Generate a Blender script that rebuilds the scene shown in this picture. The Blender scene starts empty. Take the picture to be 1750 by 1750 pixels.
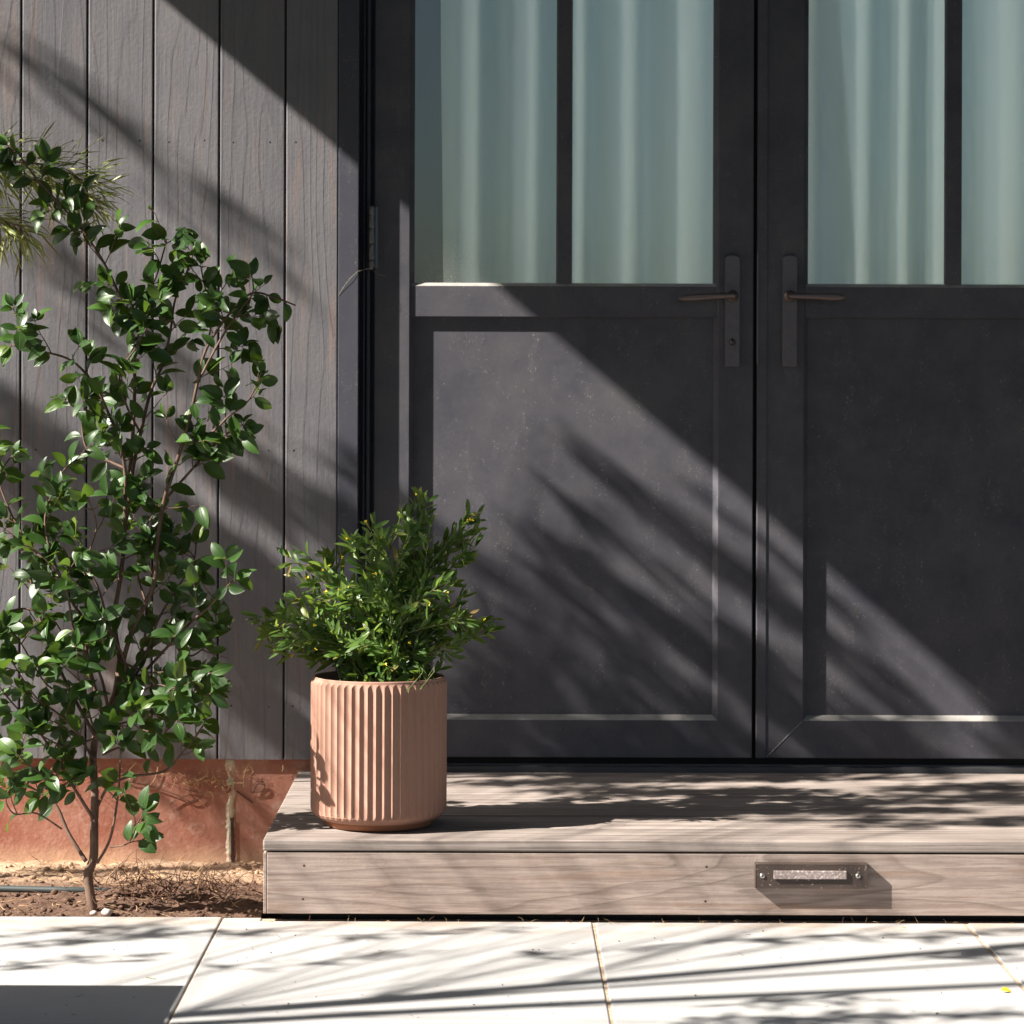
import bpy, bmesh, math, random
import numpy as np
from mathutils import Vector, Matrix
random.seed(7)
R = random.Random(11)
SC = bpy.context.scene
COL = SC.collection

# ------------------------------------------------------------------ camera
F = 4760.0; VX = 845.0; VY = 675.0; ROLL = math.radians(0.18)
EYE = Vector((0, -6.0, 0.963))
cd = bpy.data.cameras.new("camera"); cam = bpy.data.objects.new("camera", cd); COL.objects.link(cam)
cd.sensor_width = 36; cd.sensor_fit = 'HORIZONTAL'; cd.lens = F / 1750 * 36
cd.shift_x = (875 - VX) / 1750; cd.shift_y = -(875 - VY) / 1750
cd.clip_start = 0.05; cd.clip_end = 500
cam.matrix_world = Matrix.Translation(EYE) @ Matrix.Rotation(math.radians(90), 4, 'X') @ Matrix.Rotation(ROLL, 4, 'Z')
cd.dof.use_dof = True; cd.dof.focus_distance = 5.25; cd.dof.aperture_fstop = 7
SC.camera = cam
SC.render.resolution_x = 1024; SC.render.resolution_y = 1024

# ------------------------------------------------------------------ light
DIR = Vector((1.0, 0.32, -0.85))
w = bpy.data.worlds.new("World"); SC.world = w; w.use_nodes = True
nt = w.node_tree; bg = nt.nodes['Background']
sky = nt.nodes.new('ShaderNodeTexSky'); sky.sky_type = 'NISHITA'; sky.sun_disc = False
sky.sun_elevation = math.asin(0.85 / DIR.length); sky.sun_rotation = math.atan2(-1, -0.32)
sky.air_density = 1.0; sky.dust_density = 1.5; sky.ozone_density = 1.0
nt.links.new(sky.outputs[0], bg.inputs[0]); bg.inputs[1].default_value = 0.05
sl = bpy.data.lights.new("sun", 'SUN'); sl.energy = 5.0; sl.angle = math.radians(0.53); sl.color = (1.0, 0.935, 0.85)
sun = bpy.data.objects.new("sun", sl); COL.objects.link(sun)
sun.rotation_euler = DIR.to_track_quat('-Z', 'Y').to_euler(); sun.location = (-6, -4, 8)
SC.view_settings.view_transform = 'Standard'; SC.view_settings.look = 'None'
SC.view_settings.exposure = 1.6; SC.view_settings.gamma = 1

# ------------------------------------------------------------------ pixel <-> world helpers
def ray(px, py):
    dx, dy = px - VX, py - VY
    x = dx * math.cos(ROLL) + dy * math.sin(ROLL); y = -dx * math.sin(ROLL) + dy * math.cos(ROLL)
    return Vector((x / F, 1, -y / F))
def at(px, py, Y=0.0):
    return EYE + ray(px, py) * (Y - EYE.y)
def on(px, py, Z=0.0):
    r = ray(px, py); return EYE + r * ((Z - EYE.z) / r.z)
def to_px(p):
    d = p.y - EYE.y; x = p.x / d * F; y = -(p.z - EYE.z) / d * F
    return (VX + x * math.cos(ROLL) - y * math.sin(ROLL), VY + x * math.sin(ROLL) + y * math.cos(ROLL))
def WX(px): return (px - VX) / F * 6.0            # on the wall plane
def WZ(py): return EYE.z - (py - VY) / F * 6.0

# ------------------------------------------------------------------ object helpers
def tag(o, label=None, cat=None, group=None, kind=None):
    if label: o['label'] = label
    if cat: o['category'] = cat
    if group: o['group'] = group
    if kind: o['kind'] = kind
    return o
def thing(name, label, cat, loc=(0, 0, 0), group=None):
    o = bpy.data.objects.new(name, None); COL.objects.link(o); o.location = loc; o.empty_display_size = 0.05
    return tag(o, label, cat, group)
def wpos(o):
    p = Vector((0, 0, 0))
    while o: p += o.location; o = o.parent
    return p
def link(name, me, mat, parent=None, origin=None):
    """mesh in world coordinates -> object; origin is the parent's place"""
    if parent is not None:
        me.transform(Matrix.Translation(-wpos(parent)))
    elif origin is not None:
        me.transform(Matrix.Translation(-Vector(origin)))
    if mat: me.materials.append(mat)
    o = bpy.data.objects.new(name, me); COL.objects.link(o)
    if parent is not None: o.parent = parent
    elif origin is not None: o.location = origin
    return o

class MB:
    """collects shapes for one mesh"""
    def __init__(s): s.v = []; s.f = []; s.uv = []; s.t = []; s.smooth = []
    def add(s, vs, fs, uvs=None, t=0.0, smooth=False):
        b = len(s.v); s.v += [tuple(v) for v in vs]
        s.f += [tuple(i + b for i in f) for f in fs]
        s.uv += uvs if uvs else [(0.0, 0.0)] * len(vs)
        s.t += [t] * len(vs); s.smooth += [smooth] * len(fs)
        return s
    def box(s, x0, x1, y0, y1, z0, z1, t=0.0, bev=0.0):
        if bev <= 0:
            vs = [(x0,y0,z0),(x1,y0,z0),(x1,y1,z0),(x0,y1,z0),(x0,y0,z1),(x1,y0,z1),(x1,y1,z1),(x0,y1,z1)]
            return s.add(vs, [(0,3,2,1),(4,5,6,7),(0,1,5,4),(1,2,6,5),(2,3,7,6),(3,0,4,7)], t=t)
        bm = bmesh.new(); r = bmesh.ops.create_cube(bm, size=1)
        for v in bm.verts:
            v.co = Vector(((x0+x1)/2 + v.co.x*(x1-x0), (y0+y1)/2 + v.co.y*(y1-y0), (z0+z1)/2 + v.co.z*(z1-z0)))
        bmesh.ops.bevel(bm, geom=bm.edges[:], offset=bev, segments=2, affect='EDGES', profile=0.5)
        s.bm(bm, t); return s
    def bm(s, bm, t=0.0, smooth=False):
        bm.verts.index_update()
        s.add([v.co.copy() for v in bm.verts], [[v.index for v in f.verts] for f in bm.faces], t=t, smooth=smooth); bm.free(); return s
    def tube(s, pts, rad, n=6, t=0.0, flat=1.0, cap=True):
        pts = [Vector(p) for p in pts]
        if not hasattr(rad, '__len__'): rad = [rad] * len(pts)
        vs = []; up = Vector((0.13, 0.21, 0.97)).normalized()
        tan0 = (pts[1] - pts[0]).normalized()
        a = tan0.cross(up)
        if a.length < 0.2: a = tan0.cross(Vector((1, 0, 0)))
        a.normalize()
        for i, p in enumerate(pts):
            tn = (pts[min(i+1, len(pts)-1)] - pts[max(i-1, 0)]).normalized()
            a = (a - tn * a.dot(tn)).normalized(); b = tn.cross(a)
            for k in range(n):
                th = 2*math.pi*k/n
                vs.append(p + (a*math.cos(th) + b*math.sin(th)*flat) * rad[i])
        fs = [(i*n+k, i*n+(k+1) % n, (i+1)*n+(k+1) % n, (i+1)*n+k) for i in range(len(pts)-1) for k in range(n)]
        if cap: fs += [tuple(range(n-1, -1, -1)), tuple(range((len(pts)-1)*n, len(pts)*n))]
        return s.add(vs, fs, t=t, smooth=True)
    def build(s, name, mat, parent=None, origin=None):
        me = bpy.data.meshes.new(name); me.from_pydata(s.v, [], s.f); me.update()
        li = np.zeros(len(me.loops), dtype=np.int32); me.loops.foreach_get('vertex_index', li)
        uv = me.uv_layers.new(name='UVMap'); u = np.array(s.uv, dtype=np.float32)[li]
        uv.data.foreach_set('uv', u.ravel())
        at_ = me.attributes.new('tint', 'FLOAT', 'POINT'); at_.data.foreach_set('value', np.array(s.t, dtype=np.float32))
        me.polygons.foreach_set('use_smooth', s.smooth)
        return link(name, me, mat, parent, origin)

# ------------------------------------------------------------------ material helpers
class Mat:
    def __init__(s, name, base=(0.5, 0.5, 0.5), rough=0.6, metal=0.0, spec=0.5):
        s.m = bpy.data.materials.new(name); s.m.use_nodes = True; s.nt = s.m.node_tree
        s.b = s.nt.nodes['Principled BSDF']; s.out = s.nt.nodes['Material Output']
        s.b.inputs['Base Color'].default_value = (*base, 1); s.b.inputs['Roughness'].default_value = rough
        s.b.inputs['Metallic'].default_value = metal; s.b.inputs['Specular IOR Level'].default_value = spec
        s.pos = None
    def n(s, typ, **kw):
        nd = s.nt.nodes.new('ShaderNode' + typ)
        for k, v in kw.items(): setattr(nd, k, v)
        return nd
    def l(s, a, b): s.nt.links.new(a, b); return b
    def put(s, sock, v):
        if isinstance(v, (int, float)): sock.default_value = v
        elif isinstance(v, (tuple, list)): sock.default_value = v if len(v) != 3 or len(sock.default_value) == 3 else (*v, 1)
        else: s.l(v, sock)
    def P(s):
        if not s.pos: s.pos = s.n('NewGeometry').outputs['Position']
        return s.pos
    def math(s, op, a, b=0.0, c=None, clamp=False):
        nd = s.n('Math', operation=op, use_clamp=clamp); s.put(nd.inputs[0], a); s.put(nd.inputs[1], b)
        if c is not None: s.put(nd.inputs[2], c)
        return nd.outputs[0]
    def attr(s, name): return s.n('Attribute', attribute_name=name).outputs['Fac']
    def sep(s, v): nd = s.n('SeparateXYZ'); s.l(v, nd.inputs[0]); return nd.outputs
    def comb(s, x, y, z):
        nd = s.n('CombineXYZ'); s.put(nd.inputs[0], x); s.put(nd.inputs[1], y); s.put(nd.inputs[2], z); return nd.outputs[0]
    def scale(s, v, sc, off=(0, 0, 0)):
        nd = s.n('Mapping'); s.l(v, nd.inputs[0]); nd.inputs['Scale'].default_value = sc; nd.inputs['Location'].default_value = off
        return nd.outputs[0]
    def noise(s, v, scale=5, detail=4, rough=0.55, dist=0.0):
        nd = s.n('TexNoise'); s.l(v, nd.inputs['Vector']); nd.inputs['Scale'].default_value = scale
        nd.inputs['Detail'].default_value = detail; nd.inputs['Roughness'].default_value = rough; nd.inputs['Distortion'].default_value = dist
        return nd.outputs['Fac']
    def ramp(s, f, stops, interp='LINEAR'):
        nd = s.n('ValToRGB'); s.l(f, nd.inputs[0]); cr = nd.color_ramp; cr.interpolation = interp
        while len(cr.elements) < len(stops): cr.elements.new(0.5)
        for e, (p, c) in zip(cr.elements, stops):
            e.position = p; e.color = (c, c, c, 1) if isinstance(c, (int, float)) else (*c, 1)
        return nd.outputs[0]
    def mix(s, f, a, b, mode='MIX'):
        nd = s.n('Mix', data_type='RGBA', blend_type=mode); s.put(nd.inputs[0], f); s.put(nd.inputs[6], a); s.put(nd.inputs[7], b)
        return nd.outputs[2]
    def bump(s, h, strength=0.5, dist=0.01, normal=None):
        nd = s.n('Bump'); s.l(h, nd.inputs['Height']); nd.inputs['Strength'].default_value = strength
        nd.inputs['Distance'].default_value = dist
        if normal: s.l(normal, nd.inputs['Normal'])
        return nd.outputs[0]
    def color(s, c): s.l(c, s.b.inputs['Base Color']); return s
    def normal(s, nn): s.l(nn, s.b.inputs['Normal']); return s
    def rough(s, r): s.l(r, s.b.inputs['Roughness']); return s

def smoothmap(m, v, a, b, lo=0.0, hi=1.0):
    nd = m.n('MapRange', interpolation_type='SMOOTHSTEP'); m.l(v, nd.inputs[0])
    for i, x in zip((1, 2, 3, 4), (a, b, lo, hi)): nd.inputs[i].default_value = x
    return nd.outputs[0]

def wood(name, along, base, dark, light, ring=55, warp=2.2, stretch=0.16, bump=0.5, bdist=0.0012, rough=0.62,
         ring_col=0.5, fine_col=0.5, spec=0.4, ring_b=0.6, ring_p=2.5, stain=None, stain_amt=0.0):
    m = Mat(name, rough=rough, spec=spec)
    x, y, z = m.sep(m.P()); t = m.attr('tint')
    a = {'x': x, 'z': z}[along]; p = {'x': m.math('ADD', z, y), 'z': x}[along]
    off = m.math('MULTIPLY', t, 17.3)
    v = m.comb(m.math('ADD', p, off), m.math('MULTIPLY', m.math('ADD', a, off), stretch), off)
    wv = m.noise(v, scale=9.0, detail=2.0, rough=0.4, dist=0.3)
    ph = m.math('ADD', m.math('MULTIPLY', p, ring), m.math('MULTIPLY', wv, warp * 6))
    fr = m.math('FRACT', ph)                                         # saw-tooth growth rings
    ringv = m.math('POWER', fr, ring_p)
    edge = smoothmap(m, fr, 0.86, 1.0)
    ringv = m.math('SUBTRACT', ringv, edge)
    sc = m.scale(v, (150, 40, 20)); fine = m.noise(sc, scale=1.0, detail=5, rough=0.65)
    sc2 = m.scale(v, (420, 90, 40)); fine2 = m.noise(sc2, scale=1.0, detail=3, rough=0.6)
    blot = m.noise(m.P(), scale=7, detail=5, rough=0.65)
    c = m.mix(m.ramp(blot, [(0.35, 0.0), (0.7, 1.0)]), base, light)
    c = m.mix(m.math('MULTIPLY', ringv, ring_col), c, dark)
    c = m.mix(m.math('MULTIPLY', m.ramp(fine, [(0.42, 1.0), (0.56, 0.0)]), fine_col), c, dark)
    if stain:
        st = m.noise(sc, scale=0.35, detail=4, rough=0.7)
        st2 = m.noise(m.P(), scale=3.0, detail=2)
        msk = m.math('MULTIPLY', m.ramp(st, [(0.52, 0.0), (0.68, 1.0)]), m.ramp(st2, [(0.4, 0.0), (0.6, 1.0)]))
        c = m.mix(m.math('MULTIPLY', msk, stain_amt), c, stain)
    c = m.mix(1.0, c, m.comb3(t) if False else m.ramp(m.math('FRACT', m.math('MULTIPLY', t, 7.77)), [(0, 0.9), (1, 1.08)]), 'MULTIPLY')
    m.color(c)
    h = m.math('ADD', m.math('MULTIPLY', ringv, ring_b), m.math('MULTIPLY', fine, 0.7))
    h = m.math('ADD', h, m.math('MULTIPLY', fine2, 0.35))
    h = m.math('ADD', h, m.math('MULTIPLY', m.noise(m.P(), scale=110, detail=4, rough=0.6), 0.9))
    m.normal(m.bump(h, bump, bdist))
    return m

# siding: near-black stain worn to the wood on the ridges
M_side = wood('siding paint', 'z', (0.130, 0.128, 0.142), (0.082, 0.079, 0.092), (0.165, 0.160, 0.168), ring=30, warp=1.1, stretch=0.13,
              bump=0.6, bdist=0.0011, rough=0.68, ring_col=0.18, fine_col=0.2, stain=(0.26, 0.17, 0.14), stain_amt=0.7, spec=0.6)
M_deck = wood('deck timber', 'x', (0.31, 0.262, 0.235), (0.12, 0.093, 0.082), (0.41, 0.355, 0.32), ring=45, warp=0.6, stretch=0.05,
              bump=0.4, bdist=0.0008, rough=0.75, ring_col=0.4, fine_col=0.65, spec=0.2)
M_fascia = wood('fascia timber', 'x', (0.35, 0.275, 0.235), (0.12, 0.085, 0.07), (0.44, 0.36, 0.32), ring=15, warp=1.25, stretch=0.15, ring_p=6.0,
              bump=0.5, bdist=0.0008, rough=0.75, ring_col=1.0, fine_col=0.4, spec=0.2, stain=(0.30, 0.17, 0.10), stain_amt=0.4)

def door_paint(name, base, dusty, rough=0.62):
    m = Mat(name, rough=rough, spec=0.42)
    n1 = m.noise(m.P(), scale=9, detail=8, rough=0.7); n2 = m.noise(m.P(), scale=260, detail=2, rough=0.6)
    n3 = m.noise(m.scale(m.P(), (1, 1, 0.35), (3, 1, 2)), scale=30, detail=6, rough=0.75)
    c = m.mix(m.ramp(n1, [(0.25, 0.15), (0.8, 1.0)]), base, dusty)
    sp = m.math('MULTIPLY', m.ramp(n2, [(0.62, 0.0), (0.74, 1.0)]), m.ramp(n3, [(0.48, 0.0), (0.62, 1.0)]))
    c = m.mix(m.math('MULTIPLY', sp, 0.6), c, (0.42, 0.40, 0.37))
    c = m.mix(m.math('MULTIPLY', m.ramp(n3, [(0.55, 0.0), (0.75, 1.0)]), 0.18), c, (0.22, 0.21, 0.21))
    nz_ = m.sep(m.n('NewGeometry').outputs['True Normal'])[2]
    c = m.mix(m.math('MULTIPLY', smoothmap(m, nz_, 0.15, 0.45), m.ramp(n3, [(0.3, 0.6), (0.6, 0.95)])), c, (0.40, 0.38, 0.35))   # upward ledges painted dust-pale, standing in for their sunlit bright line
    m.color(c); m.rough(m.ramp(n3, [(0.3, rough), (0.7, rough + 0.2)]))
    m.normal(m.bump(m.math('ADD', m.math('MULTIPLY', n3, 0.6), m.math('MULTIPLY', n2, 0.5)), 0.3, 0.0006))
    return m.m
M_door = door_paint('door paint', (0.040, 0.042, 0.064), (0.108, 0.102, 0.110))
M_trim = door_paint('trim paint', (0.040, 0.043, 0.064), (0.068, 0.068, 0.084))
M_black = Mat('black rubber', (0.004, 0.004, 0.005), 0.6, spec=0.2).m
M_dark = Mat('dark sill metal', (0.05, 0.05, 0.055), 0.4).m

def bronze():
    m = Mat('aged bronze', rough=0.42, metal=0.3)
    n1 = m.noise(m.P(), scale=60, detail=5, rough=0.6)
    m.color(m.mix(m.ramp(n1, [(0.35, 0.0), (0.7, 1.0)]), (0.105, 0.098, 0.112), (0.15, 0.122, 0.12)))
    m.rough(m.ramp(n1, [(0.3, 0.35), (0.7, 0.55)])); return m.m
M_bronze = bronze()
M_lever = Mat('lever bronze', (0.17, 0.13, 0.12), 0.34, metal=0.6).m
M_steel = Mat('hinge steel', (0.16, 0.16, 0.17), 0.45, metal=0.7).m
M_screw = Mat('screw steel', (0.5, 0.48, 0.46), 0.35, metal=0.9).m

def glass():
    m = Mat('window glass'); nt = m.nt
    tr = m.n('BsdfTransparent'); tr.inputs[0].default_value = (0.87, 0.94, 0.94, 1)
    gl = m.n('BsdfGlossy'); gl.inputs['Roughness'].default_value = 0.015; gl.inputs[0].default_value = (0.9, 1.0, 1.0, 1)
    n = m.noise(m.P(), scale=2.5, detail=1)
    m.l(m.bump(n, 0.05, 0.01), gl.inputs['Normal'])
    fr = m.n('Fresnel'); fr.inputs[0].default_value = 1.5
    fac = m.math('MULTIPLY_ADD', fr.outputs[0], 1.0, 0.05)
    mx = m.n('MixShader'); m.l(fac, mx.inputs[0]); m.l(tr.outputs[0], mx.inputs[1]); m.l(gl.outputs[0], mx.inputs[2])
    # dried rain dust near the bottom of the pane
    x, y, z = m.sep(m.P())
    d1 = m.noise(m.P(), scale=420, detail=2, rough=0.5); d2 = m.noise(m.scale(m.P(), (1, 1, 0.4)), scale=24, detail=4, rough=0.7)
    low = smoothmap(m, z, 1.19, 1.36, 1.0, 0.04)
    dust = m.math('MULTIPLY', m.math('MULTIPLY', m.ramp(d1, [(0.50, 0.02), (0.66, 1.0)]), m.ramp(d2, [(0.35, 0.25), (0.65, 1.0)])), low)
    dust = m.math('MULTIPLY', dust, smoothmap(m, x, -0.12, 0.02, 0.7, 0.08))
    df = m.n('BsdfDiffuse'); df.inputs[0].default_value = (0.5, 0.48, 0.44, 1)
    m2 = m.n('MixShader'); m.l(dust, m2.inputs[0]); m.l(mx.outputs[0], m2.inputs[1]); m.l(df.outputs[0], m2.inputs[2])
    m.l(m2.outputs[0], m.out.inputs[0]); return m.m
M_glass = glass()

def cloth():
    m = Mat('curtain cloth', rough=0.9, spec=0.1)
    n = m.noise(m.scale(m.P(), (900, 900, 900)), scale=1, detail=1)
    df = m.n('BsdfDiffuse'); df.inputs[0].default_value = (0.80, 0.84, 0.81, 1)
    tl = m.n('BsdfTranslucent'); tl.inputs[0].default_value = (0.84, 0.88, 0.80, 1)
    mx = m.n('MixShader'); mx.inputs[0].default_value = 0.5
    m.l(df.outputs[0], mx.inputs[1]); m.l(tl.outputs[0], mx.inputs[2]); m.l(mx.outputs[0], m.out.inputs[0]); return m.m
M_cloth = cloth()

def concrete_red():
    m = Mat('red oxide concrete', rough=0.85, spec=0.2)
    n1 = m.noise(m.P(), scale=5, detail=6, rough=0.65); n2 = m.noise(m.P(), scale=35, detail=6, rough=0.7)
    n3 = m.noise(m.P(), scale=16, detail=3, rough=0.6)
    c = m.mix(m.ramp(n1, [(0.35, 0.0), (0.65, 1.0)]), (0.27, 0.095, 0.062), (0.38, 0.19, 0.14))
    c = m.mix(m.ramp(n2, [(0.54, 0.0), (0.74, 0.75)]), c, (0.50, 0.34, 0.27))
    c = m.mix(m.ramp(n3, [(0.66, 0.0), (0.75, 0.6)]), c, (0.36, 0.26, 0.22))
    z = m.sep(m.P())[2]
    dz = m.math('ADD', z, m.math('MULTIPLY', n2, 0.05))
    c = m.mix(smoothmap(m, dz, -0.03, 0.03, 0.75, 0.0), c, (0.52, 0.36, 0.24))
    m.color(c); m.normal(m.bump(n2, 0.6, 0.004)); return m.m
M_plinth = concrete_red()
def crackfill():
    m = Mat('peeling joint filler', rough=0.9)
    n = m.noise(m.P(), scale=55, detail=5, rough=0.7)
    m.color(m.ramp(n, [(0.36, (0.20, 0.07, 0.04)), (0.46, (0.62, 0.46, 0.34)), (0.6, (0.42, 0.52, 0.38)), (0.7, (0.66, 0.58, 0.44))]))
    m.normal(m.bump(n, 0.8, 0.006)); return m.m
M_crack = crackfill()

def paving():
    m = Mat('pale stone paving', rough=0.8, spec=0.25); t = m.attr('tint')
    n1 = m.noise(m.P(), scale=3.5, detail=6, rough=0.65); n2 = m.noise(m.P(), scale=90, detail=5, rough=0.7)
    n3 = m.noise(m.scale(m.P(), (1, 2.2, 1), (5, 3, 0)), scale=6, detail=5, rough=0.7)
    c = m.mix(m.ramp(n1, [(0.35, 0.0), (0.7, 1.0)]), (0.41, 0.408, 0.405), (0.36, 0.355, 0.35))
    c = m.mix(m.ramp(n2, [(0.60, 0.0), (0.78, 0.5)]), c, (0.26, 0.24, 0.22))
    y = m.sep(m.P())[1]
    edge = m.math('MULTIPLY', smoothmap(m, y, -1.08, -0.90, 0.0, 1.0), m.ramp(n3, [(0.42, 0.0), (0.62, 1.0)]))
    c = m.mix(m.math('MULTIPLY', edge, 0.75), c, (0.34, 0.25, 0.18))
    c = m.mix(m.math('MULTIPLY', m.ramp(n3, [(0.60, 0.0), (0.75, 1.0)]), 0.35), c, (0.36, 0.31, 0.27))
    m.color(c); m.normal(m.bump(n2, 0.3, 0.0012)); return m.m
M_pave = paving()

def soil(name, a, b, c3, sc=1.0):
    m = Mat(name, rough=0.95, spec=0.1)
    n1 = m.noise(m.P(), scale=14*sc, detail=7, rough=0.7); n2 = m.noise(m.P(), scale=120*sc, detail=4, rough=0.7)
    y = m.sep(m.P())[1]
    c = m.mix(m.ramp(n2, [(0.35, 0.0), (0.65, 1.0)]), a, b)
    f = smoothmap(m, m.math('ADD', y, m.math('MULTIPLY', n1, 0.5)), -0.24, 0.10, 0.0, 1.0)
    c = m.mix(f, c, c3)  # paler by the wall: sunlit strip and shaded, darker front put into the colour
    c = m.mix(m.ramp(n1, [(0.6, 0.0), (0.8, 0.5)]), c, a)
    m.color(c); m.normal(m.bump(m.math('ADD', n1, m.math('MULTIPLY', n2, 0.5)), 0.9, 0.006)); return m.m
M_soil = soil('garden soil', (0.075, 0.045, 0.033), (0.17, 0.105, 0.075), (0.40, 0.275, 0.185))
M_sand = soil('joint sand', (0.38, 0.27, 0.19), (0.55, 0.44, 0.33), (0.5, 0.4, 0.3))
def straw():
    m = Mat('straw and twigs', rough=0.85, spec=0.2)
    m.color(m.ramp(m.attr('tint'), [(0.0, (0.09, 0.05, 0.035)), (0.45, (0.17, 0.09, 0.06)), (0.6, (0.46, 0.30, 0.16)), (1.0, (0.66, 0.47, 0.25))])); return m.m
M_straw = straw()

def leafmat(name, stops, vein, edge, rough=0.3, trans=0.35, tcol=(0.16, 0.30, 0.03), back=None, spec=0.5):
    m = Mat(name, rough=rough, spec=spec); t = m.attr('tint')
    uv = m.n('UVMap', uv_map='UVMap').outputs[0]; u, v, _ = m.sep(uv)
    au = m.math('ABSOLUTE', m.math('SUBTRACT', u, 0.5))
    c = m.ramp(t, stops)
    nz = m.noise(m.P(), scale=130, detail=3)
    c = m.mix(m.math('MULTIPLY', m.ramp(nz, [(0.4, 0.0), (0.7, 1.0)]), 0.3), c, edge)
    c = m.mix(m.math('MULTIPLY', smoothmap(m, au, 0.40, 0.5), 0.55), c, edge)
    c = m.mix(smoothmap(m, au, 0.0, 0.045, 0.6, 0.0), c, vein)
    if back:
        bf = m.n('NewGeometry').outputs['Backfacing']; c = m.mix(m.math('MULTIPLY', bf, 0.7), c, back)
    m.color(c)
    m.normal(m.bump(m.math('ADD', m.math('MULTIPLY', nz, 0.4), smoothmap(m, au, 0.0, 0.06)), 0.3, 0.0012))
    tl = m.n('BsdfTranslucent'); m.l(m.mix(0.75, c, tcol), tl.inputs[0])
    mx = m.n('MixShader'); mx.inputs[0].default_value = trans
    m.l(m.b.outputs[0], mx.inputs[1]); m.l(tl.outputs[0], mx.inputs[2]); m.l(mx.outputs[0], m.out.inputs[0])
    return m.m
M_cam = leafmat('glossy dark leaf', [(0.0, (0.014, 0.045, 0.012)), (0.45, (0.024, 0.070, 0.014)), (0.8, (0.040, 0.105, 0.018)), (0.93, (0.07, 0.15, 0.02)), (0.97, (0.12, 0.19, 0.025)), (1.0, (0.15, 0.17, 0.02))],
                (0.07, 0.13, 0.03), (0.06, 0.10, 0.02), rough=0.40, trans=0.24, tcol=(0.20, 0.34, 0.03), back=(0.10, 0.13, 0.06), spec=0.5)
M_pot_leaf = leafmat('olive green leaf', [(0.0, (0.030, 0.085, 0.020)), (0.4, (0.065, 0.15, 0.030)), (0.75, (0.12, 0.22, 0.045)), (0.95, (0.22, 0.31, 0.07)), (1.0, (0.34, 0.22, 0.10))],
                (0.19, 0.25, 0.09), (0.13, 0.20, 0.05), rough=0.36, trans=0.4, tcol=(0.28, 0.42, 0.04), back=(0.16, 0.21, 0.11))
M_fine_leaf = leafmat('thin yellow green leaf', [(0.0, (0.12, 0.17, 0.05)), (0.5, (0.26, 0.32, 0.08)), (0.8, (0.48, 0.52, 0.16)), (0.95, (0.62, 0.62, 0.28)), (1.0, (0.34, 0.16, 0.10))],
                (0.25, 0.28, 0.1), (0.20, 0.22, 0.07), rough=0.4, trans=0.35, tcol=(0.42, 0.5, 0.06))
M_tree_leaf = leafmat('tree leaf', [(0.0, (0.030, 0.045, 0.022)), (1.0, (0.05, 0.07, 0.03))], (0.05, 0.07, 0.03), (0.03, 0.05, 0.02), rough=0.6, trans=0.06, tcol=(0.06, 0.08, 0.03), spec=0.2)
def bark(name, a, b):
    m = Mat(name, rough=0.8, spec=0.25)
    n = m.noise(m.scale(m.P(), (60, 60, 22)), scale=1, detail=6, rough=0.7)
    m.color(m.mix(m.ramp(n, [(0.35, 0.0), (0.65, 1.0)]), a, b)); m.normal(m.bump(n, 0.6, 0.0016)); return m.m
M_stem = bark('red brown stem', (0.085, 0.05, 0.038), (0.19, 0.125, 0.09))
M_pstem = bark('green stem', (0.10, 0.13, 0.05), (0.22, 0.22, 0.11))
M_bark = bark('tree bark', (0.10, 0.07, 0.055), (0.2, 0.16, 0.13))

def clay():
    m = Mat('matte terracotta', rough=0.85, spec=0.2)
    n = m.noise(m.P(), scale=700, detail=3, rough=0.7); n2 = m.noise(m.P(), scale=10, detail=4)
    c = m.mix(n2, (0.345, 0.197, 0.146), (0.39, 0.228, 0.172))
    c = m.mix(m.ramp(n, [(0.58, 0.0), (0.75, 0.4)]), c, (0.16, 0.09, 0.065))
    m.color(c); m.normal(m.bump(n, 0.35, 0.0005)); return m.m
M_clay = clay()
M_clayfoot = Mat('terracotta saucer', (0.30, 0.13, 0.07), 0.75, spec=0.25).m
M_clayin = Mat('terracotta inside', (0.26, 0.12, 0.07), 0.85, spec=0.2).m
M_lampmetal = None
def lampmetal():
    m = Mat('weathered bronze plate', rough=0.5, metal=0.35)
    n = m.noise(m.P(), scale=240, detail=4, rough=0.6); n2 = m.noise(m.P(), scale=30, detail=3)
    c = m.mix(n2, (0.060, 0.043, 0.036), (0.09, 0.066, 0.056))
    c = m.mix(m.ramp(n, [(0.64, 0.0), (0.70, 0.8)]), c, (0.5, 0.42, 0.34))
    m.color(c); return m.m
M_lampmetal = lampmetal()
def lens():
    m = Mat('cloudy lamp lens', rough=0.35)
    n = m.noise(m.P(), scale=190, detail=4, rough=0.65)
    m.color(m.ramp(n, [(0.46, (0.26, 0.20, 0.19)), (0.56, (0.36, 0.31, 0.29)), (0.64, (0.66, 0.62, 0.58))])); return m.m
M_lens = lens()
M_yellow = Mat('yellow petal', (0.85, 0.66, 0.03), 0.5).m
M_pipe = Mat('dark irrigation plastic', (0.05, 0.06, 0.06), 0.45).m
M_stone = Mat('white pebble', (0.5, 0.45, 0.4), 0.8).m
M_room = Mat('pale plaster', (0.78, 0.78, 0.74), 0.9).m
M_canopy = Mat('canopy paint', (0.10, 0.10, 0.11), 0.7).m
def lawn():
    m = Mat('lawn', rough=0.9); n = m.noise(m.P(), scale=8, detail=6)
    m.color(m.mix(n, (0.035, 0.045, 0.022), (0.06, 0.07, 0.035))); return m.m
M_lawn = lawn()
M_bench = wood('bench timber', 'x', (0.30, 0.22, 0.17), (0.16, 0.11, 0.09), (0.36, 0.28, 0.22)).m
M_side, M_deck, M_fascia = M_side.m, M_deck.m, M_fascia.m

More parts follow.
